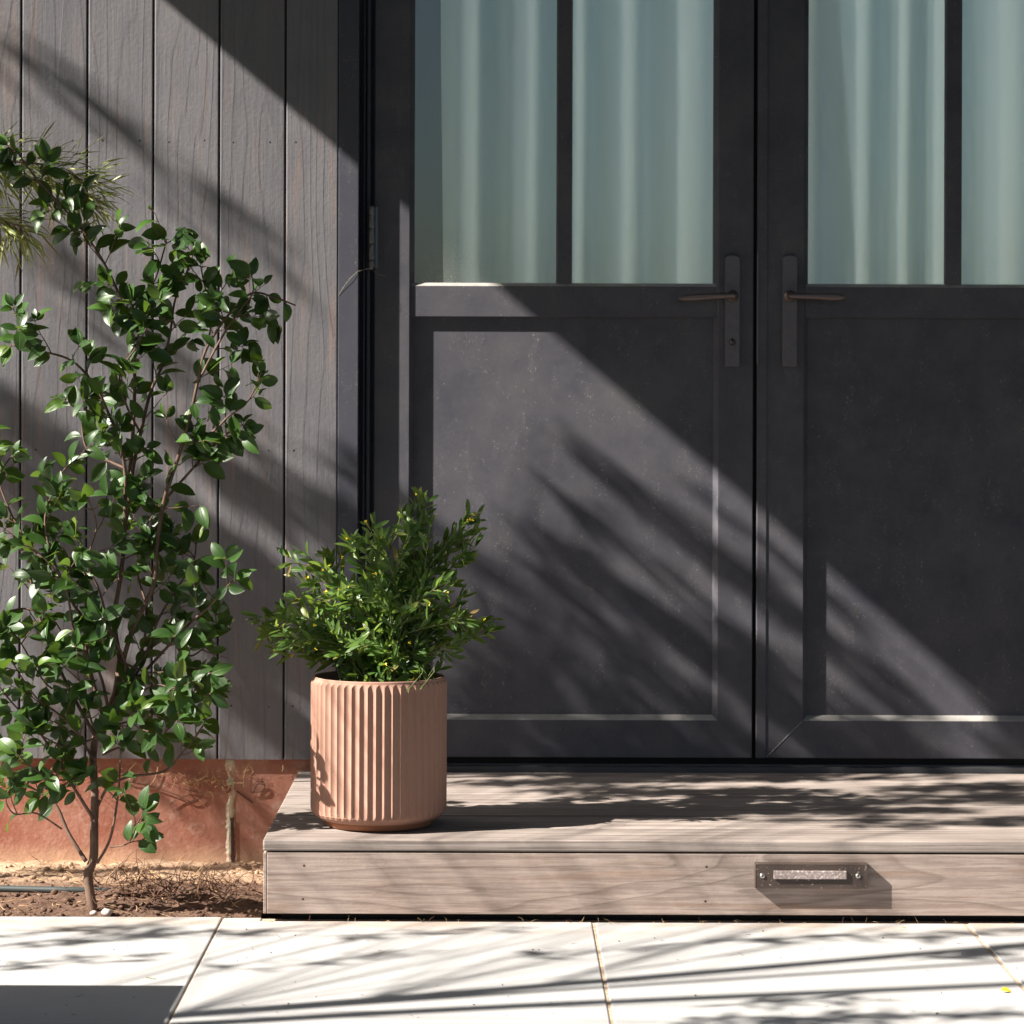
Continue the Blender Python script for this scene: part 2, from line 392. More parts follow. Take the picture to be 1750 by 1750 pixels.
# ================================================================== ground and paving
m = MB(); m.add([(-60, -80, -0.03), (60, -80, -0.03), (60, -0.95, -0.03), (-60, -0.95, -0.03)], [(0, 1, 2, 3)])
tag(m.build('lawn', M_lawn), kind='structure')  # unseen lawn set close and dark to cut light bounced onto the house
m = MB(); m.add([(-60, -2.4, -0.13), (60, -2.4, -0.13), (60, 40, -0.13), (-60, 40, -0.13)], [(0, 1, 2, 3)])
tag(m.build('ground', M_lawn), kind='structure')
# paving slabs
m = MB(); gap = 0.0032
jx = [-1.86, -1.178, -0.497, 0.184, 0.866, 1.548]
jy = [-0.872, -1.748]
k = 0
for i in range(len(jx)-1):
    for j in range(len(jy)-1):
        g = 0.002 if jx[i] < -0.6 and jx[i+1] < -0.4 else gap
        gl = 0.0018 if abs(jx[i] + 0.497) < 0.01 else gap
        gr = 0.0018 if abs(jx[i+1] + 0.497) < 0.01 else gap
        y1 = jy[j] - (gap if j else 0)
        if j == 0 and jx[i] > -0.5: y1 = -0.905
        if j == 0 and abs(jx[i] + 0.497) < 0.01: y1 = -0.905
        dz = R.uniform(-0.0015, 0.0005)
        m.box(jx[i] + gl, jx[i+1] - gr, jy[j+1] + gap, y1, -0.05, dz, t=R.random(), bev=0.0022)
# fill the strip beside the deck so the slab edge meets the soil
m.box(-0.4952, -0.425, -0.902, -0.872, -0.05, -0.001, t=0.3, bev=0.002)
tag(m.build('paving', M_pave), kind='structure')
m = MB(); m.add([(-1.87, -1.76, -0.0028), (1.56, -1.76, -0.0028), (1.56, -0.8722, -0.0028), (-1.87, -0.8722, -0.0028)], [(0, 1, 2, 3)])
tag(m.build('joint_sand', M_sand), kind='structure')

# soil bed
nx, ny = 420, 150
xs = np.linspace(-3.4, -0.43, nx); ys = np.linspace(-0.872, 0.02, ny)
from mathutils import noise as mn
vs = []
def soil_h(x, y):
    f = (y + 0.872) / 0.89
    h = -0.006 - 0.042 * f
    h += 0.012 * (mn.noise(Vector((x*9, y*9, 1))) * 0.7 + mn.noise(Vector((x*28, y*28, 4))) * 0.5 + mn.noise(Vector((x*75, y*75, 9))) * 0.35)
    h += 0.022 * math.exp(-((x + 0.66)**2/0.03 + (y + 0.52)**2/0.02))
    if y < -0.84: h = min(h, -0.004)
    return h
for y in ys:
    for x in xs: vs.append((x, y, soil_h(x, y)))
fs = [(j*nx+i, j*nx+i+1, (j+1)*nx+i+1, (j+1)*nx+i) for j in range(ny-1) for i in range(nx-1)]
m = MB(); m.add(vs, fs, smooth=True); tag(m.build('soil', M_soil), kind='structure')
# clods
def pebble(m, c, r, t=0.0, seed=0):
    bm = bmesh.new(); bmesh.ops.create_icosphere(bm, subdivisions=2, radius=1)
    s = Vector((R.uniform(0.8, 1.3), R.uniform(0.8, 1.3), R.uniform(0.55, 0.9)))
    o = Vector((R.random()*50, R.random()*50, seed))
    for v in bm.verts:
        d = 1 + 0.35 * mn.noise(v.co*1.6 + o); v.co = Vector((v.co.x*s.x, v.co.y*s.y, v.co.z*s.z)) * r * d + c
    m.bm(bm, t, smooth=True)
m = MB()
for i in range(1500):
    x = R.uniform(-1.25, -0.44); y = -0.86 + 0.85 * R.random()**1.5; r = 0.0016 + 0.006 * R.random()**4
    pebble(m, Vector((x, y, soil_h(x, y) + r*0.3)), r)
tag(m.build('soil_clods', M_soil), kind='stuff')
m = MB()
def strand(m, p, d, L, r, t, wob=0.3, n=5, z0=None):
    pts = [Vector(p)]; d = Vector(d).normalized()
    for i in range(n):
        d = (d + Vector((R.gauss(0, wob), R.gauss(0, wob), R.gauss(0, wob)))).normalized()
        q = pts[-1] + d * L / n
        if z0 is not None: q.z = max(q.z, z0)
        pts.append(q)
    m.tube(pts, [r * (1 - 0.7*i/n) for i in range(n+1)], n=4, t=t)
for i in range(520):
    x = R.uniform(-1.25, -0.44); y = R.uniform(-0.86, -0.02)
    a = R.uniform(0, 6.28); z = soil_h(x, y)
    strand(m, (x, y, z + 0.004), (math.cos(a), math.sin(a), 0.1), R.uniform(0.01, 0.05), R.uniform(0.0004, 0.0009), R.random(), 0.25, 4, z)
tag(m.build('straw_litter', M_straw), kind='stuff')
# dark twig heap on the soil
m = MB()
for i in range(190):
    x = R.gauss(-0.62, 0.075); y = R.gauss(-0.60, 0.06); z = soil_h(x, y)
    strand(m, (x, y, z + 0.003 + abs(R.gauss(0, 0.010))), (R.gauss(0, 1), R.gauss(0, 0.6), R.uniform(0.0, 0.9)), R.uniform(0.03, 0.085), R.uniform(0.0006, 0.0014), R.uniform(0, 0.6), 0.35, 5, z)
o = m.build('twig_heap', M_straw); tag(o, 'small heap of dark dry twigs on the soil beside the deck', 'twigs', kind='stuff')
# irrigation pipe
base = on(60, 1528, -0.02); pts = []
for px, py, z in ((-420, 1518, -0.018), (-200, 1524, -0.017), (0, 1524, -0.014), (90, 1526, -0.012), (180, 1528, -0.012), (240, 1527, -0.018), (300, 1524, -0.035)):
    pts.append(on(px, py, z))
pts = [p + Vector((0, 0, 0.006)) for p in pts]
m = MB(); m.tube(pts, 0.0066, n=12)
tag(m.build('irrigation_pipe', M_pipe, origin=pts[3]), 'dark plastic irrigation pipe lying across the soil behind the shrub stem', 'pipe')
# pale pebbles at the foot of the stem
for px, py, r, lab in ((180, 1562, 0.0105, 'larger whitish flat pebble at the foot of the shrub stem'), (158, 1563, 0.006, 'smaller whitish pebble left of the larger one below the shrub stem')):
    p = on(px, py, 0.0) + Vector((0, 0.02, -0.001)); m = MB(); pebble(m, p, r)
    tag(m.build('pebble', M_stone, origin=p), lab, 'pebble', 'pale pebbles below the shrub')

# ================================================================== house
house = thing('house', 'dark timber clad house wall on a red concrete base with a glazed double door', 'house', (0, 0.0, 0))
ZB = WZ(1299)       # bottom of the cladding
edges = [WX(a) for a in (35, 148, 261, 373.5, 486.5)]
bw = 0.1415
bx = list(edges); 
while bx[0] > -6: bx.insert(0, bx[0] - bw)
last = WX(577)
G = 0.0019
m = MB(); kk = 0
def board(m, x0, x1, z0, z1):
    """one cladding board with rounded long edges"""
    e = 0.0022; t = R.random()
    prof = [(x0, 0.014), (x0, e), (x0 + e*0.4, e*0.35), (x0 + e, 0), (x1 - e, 0), (x1 - e*0.4, e*0.35), (x1, e), (x1, 0.014)]
    n = len(prof); vs = [(x, y, z0) for x, y in prof] + [(x, y, z1) for x, y in prof]
    fs = [(i, i+1, n+i+1, n+i) for i in range(n-1)] + [tuple(range(n-1, -1, -1)), tuple(range(n, 2*n))]
    m.add(vs, fs, t=t)
for a, b in zip(bx[:-1], bx[1:]): board(m, a + G, b - G, ZB + R.uniform(-0.001, 0.001), 3.6)
board(m, bx[-1] + G, last - 0.0012, ZB, 3.6)
XR = WX(1945)                      # right edge of right leaf
x = XR + 0.075
while x < 6: board(m, x + G, x + bw - G, ZB, 3.6); x += bw
x = last + 0.0012
while x < XR + 0.07:                # short boards above the door
    board(m, x + G, min(x + bw, XR + 0.075) - G, 2.42, 3.6); x += bw
m.build('siding', M_side, house)
m = MB(); m.box(-6, last - 0.001, 0.015, 0.10, ZB + 0.001, 3.6); m.box(XR + 0.075, 6, 0.015, 0.10, ZB + 0.001, 3.6); m.box(last, XR + 0.07, 0.0155, 0.10, 2.43, 3.6)
m.build('sheathing', M_black, house)
# nail heads / holes
M_nail = Mat('rusty nail', (0.03, 0.022, 0.02), 0.6, metal=0.4).m
bb = bx[-7:] + [last]
for zpx in (242, 772, 1208):
    z = WZ(zpx)
    for a, b in zip(bb[:-1], bb[1:]):
        for f in (0.22, 0.78) if b - a > 0.12 else (0.2,):
            cx = a + (b-a)*f + R.uniform(-0.004, 0.004); cz = z + R.uniform(-0.003, 0.003)
            m = MB(); m.tube([(cx, 0.004, cz), (cx, -0.0004, cz)], R.uniform(0.0016, 0.0024), n=8, t=R.random()); m.build('nail_head', M_nail, house)

# plinth
m = MB(); m.box(-6, -0.30, 0.0125, 0.4, -0.12, ZB - 0.0005); m.build('plinth', M_plinth, house)
m = MB(); m.box(-0.30, 6, 0.06, 0.4, -0.12, 0.12); m.build('foundation', M_plinth, house)
# vertical open joint with peeling filler in the plinth
m = MB(); zc = np.linspace(ZB - 0.003, -0.05, 61); L = []; Rr = []
xc = WX(395)
vs = []
for i, z in enumerate(zc):
    a = 0.0085 + 0.006*mn.noise(Vector((z*40, 1, 2))) + 0.004*mn.noise(Vector((z*160, 1, 2))); b = 0.0085 + 0.006*mn.noise(Vector((z*45, 5, 2))) + 0.004*mn.noise(Vector((z*150, 7, 2)))
    vs += [(xc - a, 0.0122, z), (xc - a*0.3, 0.009 + 0.002*mn.noise(Vector((z*60, 0, 7))), z), (xc + b*0.35, 0.0095, z), (xc + b, 0.0122, z)]
fs = [(4*i+k, 4*i+k+1, 4*i+5+k, 4*i+4+k) for i in range(60) for k in range(3)]
m.add(vs, [tuple(reversed(f)) for f in fs]); m.build('joint_filler', M_crack, house)
m = MB(); vs = []
for i, z in enumerate(np.linspace(WZ(1400), -0.05, 14)):
    a = 0.0035 + 0.003*mn.noise(Vector((z*70, 3, 2))) ; xo = 0.004 + 0.002 * i / 13
    vs += [(xc + xo - a, 0.0086, z), (xc + xo + a*1.2, 0.0086, z)]
m.add(vs, [(2*i, 2*i+2, 2*i+3, 2*i+1) for i in range(13)]); m.build('open_crack', Mat('crack shadow', (0.05, 0.02, 0.015), 0.9).m, house)

# door surround
m = MB(); xa, xb = WX(577), WX(612)
m.box(xa + 0.0006, xb, -0.0015, 0.09, ZB - 0.0005, 2.42, bev=0.0012)
m.box(XR + 0.033, XR + 0.0735, -0.0015, 0.09, ZB - 0.0005, 2.42, bev=0.0012)
m.box(xb + 0.0005, XR + 0.0325, -0.0015, 0.09, 2.36, 2.42, bev=0.0012)
m.build('door_surround', M_trim, house)
m = MB()
m.box(xb + 0.0005, WX(637), 0.058, 0.10, 0.15, 2.36)
m.box(WX(618.5), WX(622), 0.040, 0.0575, 0.15, 2.36, bev=0.001)
m.box(WX(625), WX(631), 0.034, 0.0575, 0.15, 2.36, bev=0.0012)
m.build('door_jamb', M_trim, house)
m = MB(); m.box(XR + 0.002, XR + 0.032, 0.058, 0.10, 0.15, 2.36); m.build('door_jamb', M_trim, house)
m = MB(); m.box(WX(612), XR + 0.033, 0.034, 0.12, 0.135, WZ(1308) , bev=0.002); m.box(WX(612), XR + 0.033, 0.012, 0.0335, 0.145, WZ(1311), bev=0.002)
m.build('threshold', M_dark, house)

# door leaves
def ring(m, outer, inner, yf, ydeep, ch, yb):
    """mitred frame: outer/inner = x0,x1,z0,z1; chamfer towards the inside"""
    def rect(r, y, e=0.0): return [(r[0]+e, y, r[2]+e), (r[1]-e, y, r[2]+e), (r[1]-e, y, r[3]-e), (r[0]+e, y, r[3]-e)]
    e = 0.0015
    L = [rect(outer, yb), rect(outer, yf + e), rect(outer, yf, e), rect(inner, yf, 0), rect(inner, ydeep, ch), rect(inner, yb, ch)]
    vs = [v for r in L for v in r]
    fs = []
    for a in range(len(L)-1):
        for k in range(4):
            fs.append((4*a+k, 4*a+(k+1) % 4, 4*a+4+(k+1) % 4, 4*a+4+k))
    for k in range(4): fs.append((4*5+k, 4*5+(k+1) % 4, (k+1) % 4, k))
    m.add(vs, fs)
YF, YM, YP, YG, YBK = 0.027, 0.0315, 0.044, 0.050, 0.066
ZD0, ZD1 = WZ(1297), 2.34
def leaf_door(x0, x1, sl_, sr_, munt, hinge_left, base_lab):
    d = bpy.data.objects.new('door', None); COL.objects.link(d); d.parent = house; d.location = (x0, YF, ZD0) - house.location if False else Vector((x0, YF, ZD0))
    d['label'] = base_lab
    xi0, xi1 = x0 + sl_, x1 - sr_
    zr0, zr1 = WZ(542), WZ(487)
    m = MB(); ring(m, (x0, x1, ZD0, ZD1), (xi0, xi1, WZ(1232.5), ZD1 - 0.08), YF, YP - 0.002, 0.0105, YBK); m.build('stile_frame', M_door, d)
    c = 0.0105
    # mid rail with chamfered top and bottom
    m = MB(); X0, X1 = xi0 + c + 0.0005, xi1 - c - 0.0005
    X0, X1 = xi0 + 0.0035, xi1 - 0.0035
    prof = [(YBK, zr0 - 0.0), (YP - 0.003, zr0 - 0.0), (YM, zr0 + 0.0025), (YM, zr1 - 0.001), (YM + 0.007, zr1 + 0.006), (YBK, zr1 + 0.006)]
    vs = [(X0, y, z) for y, z in prof] + [(X1, y, z) for y, z in prof]; n = len(prof)
    m.add(vs, [(i, i+1, n+i+1, n+i) for i in range(n-1)] + [tuple(range(n)), tuple(range(2*n-1, n-1, -1))])
    m.build('mid_rail', M_door, d)
    m = MB(); m.box(xi0 + 0.004, xi1 - 0.004, YP, YBK - 0.002, WZ(1232.5) - 0.0, zr0 + 0.004); m.build('lower_panel', M_door, d)
    # upper: muntin, panes
    a, b = munt
    m = MB(); e = 0.003
    prof = [(a, YG - 0.0015), (a + e, YM + 0.0015), (b - e, YM + 0.0015), (b, YG - 0.0015)]
    vs = [(x, y, zr1 + 0.0055) for x, y in prof] + [(x, y, ZD1 - 0.09) for x, y in prof]
    m.add(vs, [(0, 1, 5, 4), (1, 2, 6, 5), (2, 3, 7, 6), (3, 0, 4, 7)]); m.build('muntin', M_door, d)
    for p0, p1 in ((xi0 + 0.006, (a+b)/2 - 0.0005), ((a+b)/2 + 0.0005, xi1 - 0.006)):
        m = MB(); m.add([(p0, YG, zr1 + 0.002), (p1, YG, zr1 + 0.002), (p1, YG, ZD1 - 0.085), (p0, YG, ZD1 - 0.085)], [(0, 1, 2, 3)]); m.build('glass_pane', M_glass, d)
    return d
dl = leaf_door(WX(638.5), WX(1289), WX(698) - WX(638.5), WX(1289) - WX(1229.5), (WX(950.5), WX(978)), True, 'left door leaf with a keyhole in its handle plate')
dr = leaf_door(WX(1295.5), XR, WX(1375.5) - WX(1295.5), 0.078, (WX(1618.5), WX(1649)), False, 'right door leaf without a keyhole')
# overlapping strip on the right leaf and mitre seams
m = MB(); m.box(WX(1296.2), WX(1312.5), YF - 0.0022, YF - 0.0001, ZD0 + 0.001, ZD1 - 0.01, bev=0.0009); m.build('astragal', M_door, dr)
def seam(d, ax, az, bx_, bz):
    m = MB(); y = YF - 0.0004; v = Vector((bx_-ax, 0, bz-az)).normalized(); nrm = Vector((-v.z, 0, v.x)) * 0.0006
    A = Vector((ax, y, az)); B = Vector((bx_, y, bz)); pts = [A + (B-A)*i/12 for i in range(13)]
    m.tube(pts, [0.0005 + 0.0005*R.random() for _ in pts], n=5); m.build('mitre_seam', Mat('seam putty', (0.26, 0.25, 0.25), 0.7).m, d)
seam(dr, WX(1314), WZ(1295), WX(1375), WZ(1233.5))
m = MB(); m.box(WX(1294.8), WX(1297.0), YF - 0.0035, YF - 0.0024, WZ(622), WZ(430)); m.build('strike_plate', M_steel, dr)
m = MB(); m.box(WX(1288), WX(1297), 0.045, 0.0655, ZD0, ZD1); m.build('door_seal', M_black, house)
m = MB(); m.box(WX(638), XR, 0.040, 0.10, WZ(1308) + 0.0005, ZD0 + 0.003); m.build('bottom_seal', M_black, house)

def handle(d, px0, px1, sgn, key):
    x0, x1 = WX(px0), WX(px1); z0, z1 = WZ(625), WZ(434); cx = (x0+x1)/2
    # plate with gently arched top
    n = 10; top = [(x0 + (x1-x0)*i/n, z1 - 0.0045 + 0.0045*math.sin(math.pi*i/n)**0.7 if 0 < i < n else z1 - 0.006) for i in range(n+1)]
    out = [(x0, z0 + 0.002), (x0 + 0.002, z0), (x1 - 0.002, z0), (x1, z0 + 0.002)] + list(reversed(top))
    bm = bmesh.new(); vf = [bm.verts.new((x, YF - 0.0075, z)) for x, z in out]; f = bm.faces.new(vf)
    r = bmesh.ops.extrude_face_region(bm, geom=[f]); ev = [g for g in r['geom'] if isinstance(g, bmesh.types.BMVert)]
    for v in ev: v.co.y = YF + 0.001
    bmesh.ops.recalc_face_normals(bm, faces=bm.faces[:])
    be = [e for e in bm.edges if all(abs(v.co.y - (YF - 0.0075)) < 1e-6 for v in e.verts)]
    bmesh.ops.bevel(bm, geom=be, offset=0.0015, segments=2, affect='EDGES', profile=0.5)
    m = MB().bm(bm); h = m.build('door_handle', M_bronze, d)
    # all of it sits on the leaf: collar, lever, cylinder as further parts of the leaf
    zc = WZ(504)
    m = MB(); m.tube([(cx, YF - 0.007, zc), (cx, YF - 0.013, zc)], 0.0128, n=28); m.tube([(cx, YF - 0.0125, zc), (cx, YF - 0.032, zc)], [0.0085, 0.0075], n=20)
    P = []; Rr = []
    prof = [(-0.007, 0.006, 0.000), (0.0, 0.0085, 0.0), (0.014, 0.0085, -0.0003), (0.035, 0.0065, -0.001), (0.055, 0.0068, -0.0018), (0.075, 0.0080, -0.003), (0.092, 0.0083, -0.0042), (0.106, 0.0068, -0.0050), (0.115, 0.0040, -0.0055), (0.119, 0.0012, -0.0057)]
    vs = []; nn = 14
    for i, (s_, r_, dz) in enumerate(prof):
        for k in range(nn):
            th = 2*math.pi*k/nn; yy = math.cos(th) * r_ * (0.75 if i > 2 else 0.9); zz = math.sin(th) * r_ * (0.82 if i < 3 else 1.05)
            vs.append((cx + sgn*s_, YF - 0.035 + yy + 0.004*math.sin(s_*18), zc + dz*(1.0 if sgn < 0 else 0.4) + zz))
    fs = [(i*nn+k, i*nn+(k+1) % nn, (i+1)*nn+(k+1) % nn, (i+1)*nn+k) for i in range(len(prof)-1) for k in range(nn)]
    if sgn < 0: fs = [tuple(reversed(f)) for f in fs]
    fs += [tuple(range(nn)), tuple(range((len(prof)-1)*nn, len(prof)*nn))]
    m.add(vs, fs, smooth=True); m.build('lever', M_lever, d)
    if key:
        zk = WZ(583)
        m = MB(); m.tube([(cx, YF - 0.0068, zk), (cx, YF - 0.0082, zk)], 0.0070, n=24); m.build('lock_ring', M_black, d)
        m = MB(); m.tube([(cx, YF - 0.0080, zk), (cx, YF - 0.0095, zk)], 0.0056, n=24)
        m.box(cx - 0.0042, cx + 0.0042, YF - 0.0086, YF - 0.0060, zk - 0.019, zk - 0.0066, bev=0.0012); m.build('lock_cylinder', M_bronze, d)
        m = MB(); m.box(cx - 0.0009, cx + 0.0009, YF - 0.0098, YF - 0.0090, zk - 0.003, zk + 0.0038); m.tube([(cx, YF - 0.0090, zk + 0.003), (cx, YF - 0.0099, zk + 0.003)], 0.0017, n=10); m.build('keyhole', M_black, d)
handle(dl, 1239.5, 1265.5, -1, True)
handle(dr, 1338, 1364, 1, False)
# hinge
m = MB(); hx = WX(634); z0, z1 = WZ(458), WZ(352)
cuts = [z0, z0 + 0.017, z0 + 0.052, z0 + 0.086, z0 + 0.115, z1]
for a, b in zip(cuts[:-1], cuts[1:]): m.tube([(hx, 0.016, a + 0.0006), (hx, 0.016, a + 0.0014), (hx, 0.016, b - 0.0014), (hx, 0.016, b - 0.0006)], [0.0066, 0.0074, 0.0074, 0.0066], n=16)
m.tube([(hx, 0.016, z0), (hx, 0.016, z1)], 0.0055, n=12); m.tube([(hx, 0.016, z0 - 0.004), (hx, 0.016, z0)], [0.003, 0.006], n=12)
m.box(hx + 0.004, WX(644), 0.0238, 0.0268, z0 + 0.001, z1 - 0.001); m.build('hinge', M_steel, dl)
# old spider thread hanging at the hinge
m = MB(); m.tube([at(632, 459, 0.01), at(612, 463, -0.003), at(597, 477, -0.004), at(586, 492, -0.003), at(578, 505, -0.002)], 0.00022, n=4)
m.tube([at(632, 459, 0.01), at(645, 468, 0.02), at(658, 472, 0.026)], 0.0002, n=4); m.tube([at(622, 461, 0.01), at(630, 459, 0.009), at(637, 458, 0.01)], 0.0007, n=5)
m.build('cobweb', Mat('dusty thread', (0.5, 0.42, 0.3), 0.8).m, dl)

# canopy above the door
m = MB(); m.box(-2.0, 5.0, -1.32, -0.0015, 2.90, 3.05, bev=0.004); m.build('canopy', M_canopy, house)
# rest of the building: short roof with an added skylight, side walls, floor
m = MB(); m.box(-6.2, 6.2, -0.25, 0.7, 3.6, 3.75); m.build('roof', M_canopy, house)
for a_ in (-6.2, -3.1, 0.6, 3.2, 6.1):
    m = MB(); m.box(a_, a_ + 0.1, 0.701, 5.0, 3.6, 3.7); m.build('added_skylight_bar', M_canopy, house)  # skylight invented so sun bounces off the floor onto the curtain's back
for a_, b_ in ((-6, -5.9), (5.9, 6), (-0.42, -0.34)):
    m = MB(); m.box(a_, b_, 0.101, 4.9, 0.1305, 3.59); m.build('side_wall', M_room, house)
m = MB(); m.box(-0.339, 0.10, 0.55, 0.65, 0.1305, 3.59); m.build('added_partition', M_canopy, house)  # dark panel added so the gap beside the curtain stays dark
m = MB(); m.box(-5.9, 5.9, 0.12, 4.9, -0.1, 0.13); m.build('room_floor', M_room, house)

# curtain
cur = MB(); n = 560; X0, X1 = WX(752), XR + 0.05
def fold(x):
    u = x * 1.0
    w1 = mn.noise(Vector((u*2.1, 3.3, 0))) * 1.6
    a = math.sin(u*2*math.pi*7.4 + w1*4.5 + 2.0*mn.noise(Vector((u*5.3, 9.3, 0)))) * (0.75 + 0.5*mn.noise(Vector((u*3.7, 2.2, 4))))
    a = math.copysign(abs(a)**0.8, a)
    return 0.175 + 0.050 * a + 0.005 * math.sin(u*2*math.pi*17 + w1*4) + 0.012*mn.noise(Vector((u*9, 1, 5)))
zs = [0.14, 0.5, 0.9, 1.15, 1.3, 1.5, 1.7, 1.9, 2.1, 2.34]
vs = []
for z in zs:
    for i in range(n):
        x = X0 + (X1-X0)*i/(n-1); tw = 0.012*mn.noise(Vector((x*5, z*1.4, 8)))
        vs.append((x + tw, fold(x + tw*1.5) + 0.01*mn.noise(Vector((x*7, z*1.1, 2))), z))
cur.add(vs, [(j*n+i, j*n+i+1, (j+1)*n+i+1, (j+1)*n+i) for j in range(len(zs)-1) for i in range(n-1)], smooth=True)
co = cur.build('curtain', M_cloth, origin=((X0+X1)/2, 0.16, 0.14)); tag(co, 'long pale aqua pleated curtain hanging behind the glass of the double door', 'curtain')

# ================================================================== deck step
YDF = -6 + 5.09 ; ZT = 0.150
step = thing('deck_step', 'weathered grey timber deck step in front of the double door', 'step', (0.6, -0.45, 0.0))
XL = (453.5 - VX) / F * 5.09
m = MB()
ybs = [YDF, YDF + 0.1475, YDF + 0.295, YDF + 0.4425, YDF + 0.59, YDF + 0.7375, 0.0105]
for i, (a, b) in enumerate(zip(ybs[:-1], ybs[1:])):
    m.box(XL - 0.002, 3.2, a, b - 0.0055, ZT - 0.0215, ZT - R.uniform(0, 0.0006), t=R.random(), bev=0.003)
m.build('deck_boards', M_deck, step)
m = MB(); m.box(XL + 0.0055, 3.2, YDF + 0.002, YDF + 0.022, 0.0135, ZT - 0.0245, t=0.42, bev=0.0012); m.build('fascia', M_fascia, step)
m = MB(); m.box(XL - 0.001, XL + 0.0048, YDF + 0.0025, YDF + 0.024, 0.0135, ZT - 0.0245, t=0.8, bev=0.001)
m.box(XL - 0.001, XL + 0.018, YDF + 0.0245, -0.0, 0.0135, ZT - 0.0245, t=0.8); m.build('end_board', M_fascia, step)
m = MB(); m.box(XL + 0.03, 3.2, YDF + 0.035, 0.0, -0.05, ZT - 0.026); m.build('sub_frame', M_black, step)
M_hole = Mat('nail hole', (0.10, 0.04, 0.03), 0.7).m
for px, py in ((519, 1479), (517, 1536), (1207, 1481), (1205, 1540)):
    p = at(px, py, YDF + 0.002); m = MB(); m.tube([p + Vector((0, 0.003, 0)), p + Vector((0, -0.0004, 0))], 0.0022, n=10); m.build('nail_hole', M_hole, step)
# recessed step light on the fascia
sp = at(1386, 1496, YDF)
lt = bpy.data.objects.new('step_light', None); COL.objects.link(lt); lt.parent = step; lt.location = sp - step.location
lt['label'] = 'small bronze step light with a horizontal slot lens'
A, B = at(1289.5, 1473, YDF + 0.002), at(1480.5, 1517.5, YDF + 0.002)
a, b = at(1294, 1478.5, YDF - 0.012), at(1477, 1514.5, YDF - 0.012)
m = MB()
back = [(A.x, YDF + 0.004, B.z), (B.x, YDF + 0.004, B.z), (B.x, YDF + 0.004, A.z), (A.x, YDF + 0.004, A.z)]
midr = [(A.x + 0.0008, YDF - 0.013, B.z + 0.0012), (B.x, YDF - 0.013, B.z + 0.0012), (B.x, YDF - 0.013, A.z - 0.002), (A.x + 0.0008, YDF - 0.013, A.z - 0.002)]
inn = [(a.x, YDF - 0.0125, b.z), (b.x, YDF - 0.0125, b.z), (b.x, YDF - 0.0125, a.z), (a.x, YDF - 0.0125, a.z)]
vs = back + midr + inn
fs = []
for lv in (0, 4):
    for k in range(4): fs.append((lv+k, lv+(k+1) % 4, lv+4+(k+1) % 4, lv+4+k))
fs.append((8, 9, 10, 11)); m.add(vs, fs); m.build('cover_plate', M_lampmetal, lt)
a, b = at(1322.5, 1488.5, YDF - 0.017), at(1447, 1503, YDF - 0.017)
m = MB(); m.box(a.x, b.x, YDF - 0.0165, YDF - 0.011, b.z, a.z, bev=0.0007); m.build('lens', M_lens, lt)
for px in (1303, 1466.5):
    p = at(px, 1497, YDF - 0.0125); m = MB(); m.tube([p + Vector((0, 0.001, 0)), p + Vector((0, -0.0016, 0))], [0.0052, 0.0042], n=18)
    s = m.build('screw', M_screw, lt)
for px in (1303, 1466.5):
    p = at(px, 1497, YDF - 0.0141); m = MB(); m.tube([p, p + Vector((0, -0.0004, 0))], 0.0016, n=6); m.build('screw_recess', M_black, lt)

# ================================================================== pot
PC = Vector(((648 - VX) / F * 5.27 + 0.0012, -0.73, ZT))
pot = thing('plant_pot', 'round fluted terracotta pot standing on the deck corner', 'pot', PC)
Rp = 0.1288; NF = 52; sub = 10; H0, H1 = 0.0145, 0.2815
def frad(th):
    u = (th / (2*math.pi) * NF) % 1.0
    return Rp - 0.0046 * (1 - (2*u-1)**2)
zl = [(H0, 0.1115), (H0 + 0.0015, 0.1145), (H0 + 0.007, 0.1215), (H0 + 0.012, 0.1258), (H0 + 0.017, 0.128), (H0 + 0.022, 0.2)]
zl += [(H0 + 0.022 + (H1 - 0.016 - H0 - 0.022)*i/6, 0.2) for i in range(1, 7)]
zl += [(H1 - 0.013, 0.1288), (H1 - 0.010, 0.1274), (H1 - 0.0075, 0.1258), (H1 - 0.006, 0.1246), (H1 - 0.0045, 0.1240), (H1 - 0.0015, 0.1236), (H1, 0.1222), (H1, 0.1205), (H1 - 0.002, 0.1190), (H1 - 0.03, 0.1180)]
nth = NF * sub; vs = []
for z, rc in zl:
    for k in range(nth):
        th = 2*math.pi*k/nth; r = min(frad(th), rc); vs.append(PC + Vector((math.cos(th)*r, math.sin(th)*r, z)))
fs = [(i*nth+k, i*nth+(k+1) % nth, (i+1)*nth+(k+1) % nth, (i+1)*nth+k) for i in range(len(zl)-1) for k in range(nth)]
fs.append(tuple(range(nth-1, -1, -1)))
m = MB(); m.add(vs, fs); m.build('pot_body', M_clay, pot)
def lathe(m, c, prof, n=96):
    vs = [c + Vector((math.cos(2*math.pi*k/n)*r, math.sin(2*math.pi*k/n)*r, z)) for r, z in prof for k in range(n)]
    m.add(vs, [(i*n+k, i*n+(k+1) % n, (i+1)*n+(k+1) % n, (i+1)*n+k) for i in range(len(prof)-1) for k in range(n)], smooth=False)
m = MB(); lathe(m, PC, [(0.02, 0.0006), (0.096, 0.0006), (0.1005, 0.003), (0.1035, 0.010), (0.104, 0.0144), (0.02, 0.0144)]); m.build('foot', M_clayfoot, pot)
m = MB(); lathe(m, PC, [(0.1178, H1 - 0.028), (0.1165, H1 - 0.07)]); 
m.build('inner_wall', M_clayin, pot)
m = MB(); vs = [PC + Vector((0, 0, H1 - 0.03))]; n = 64
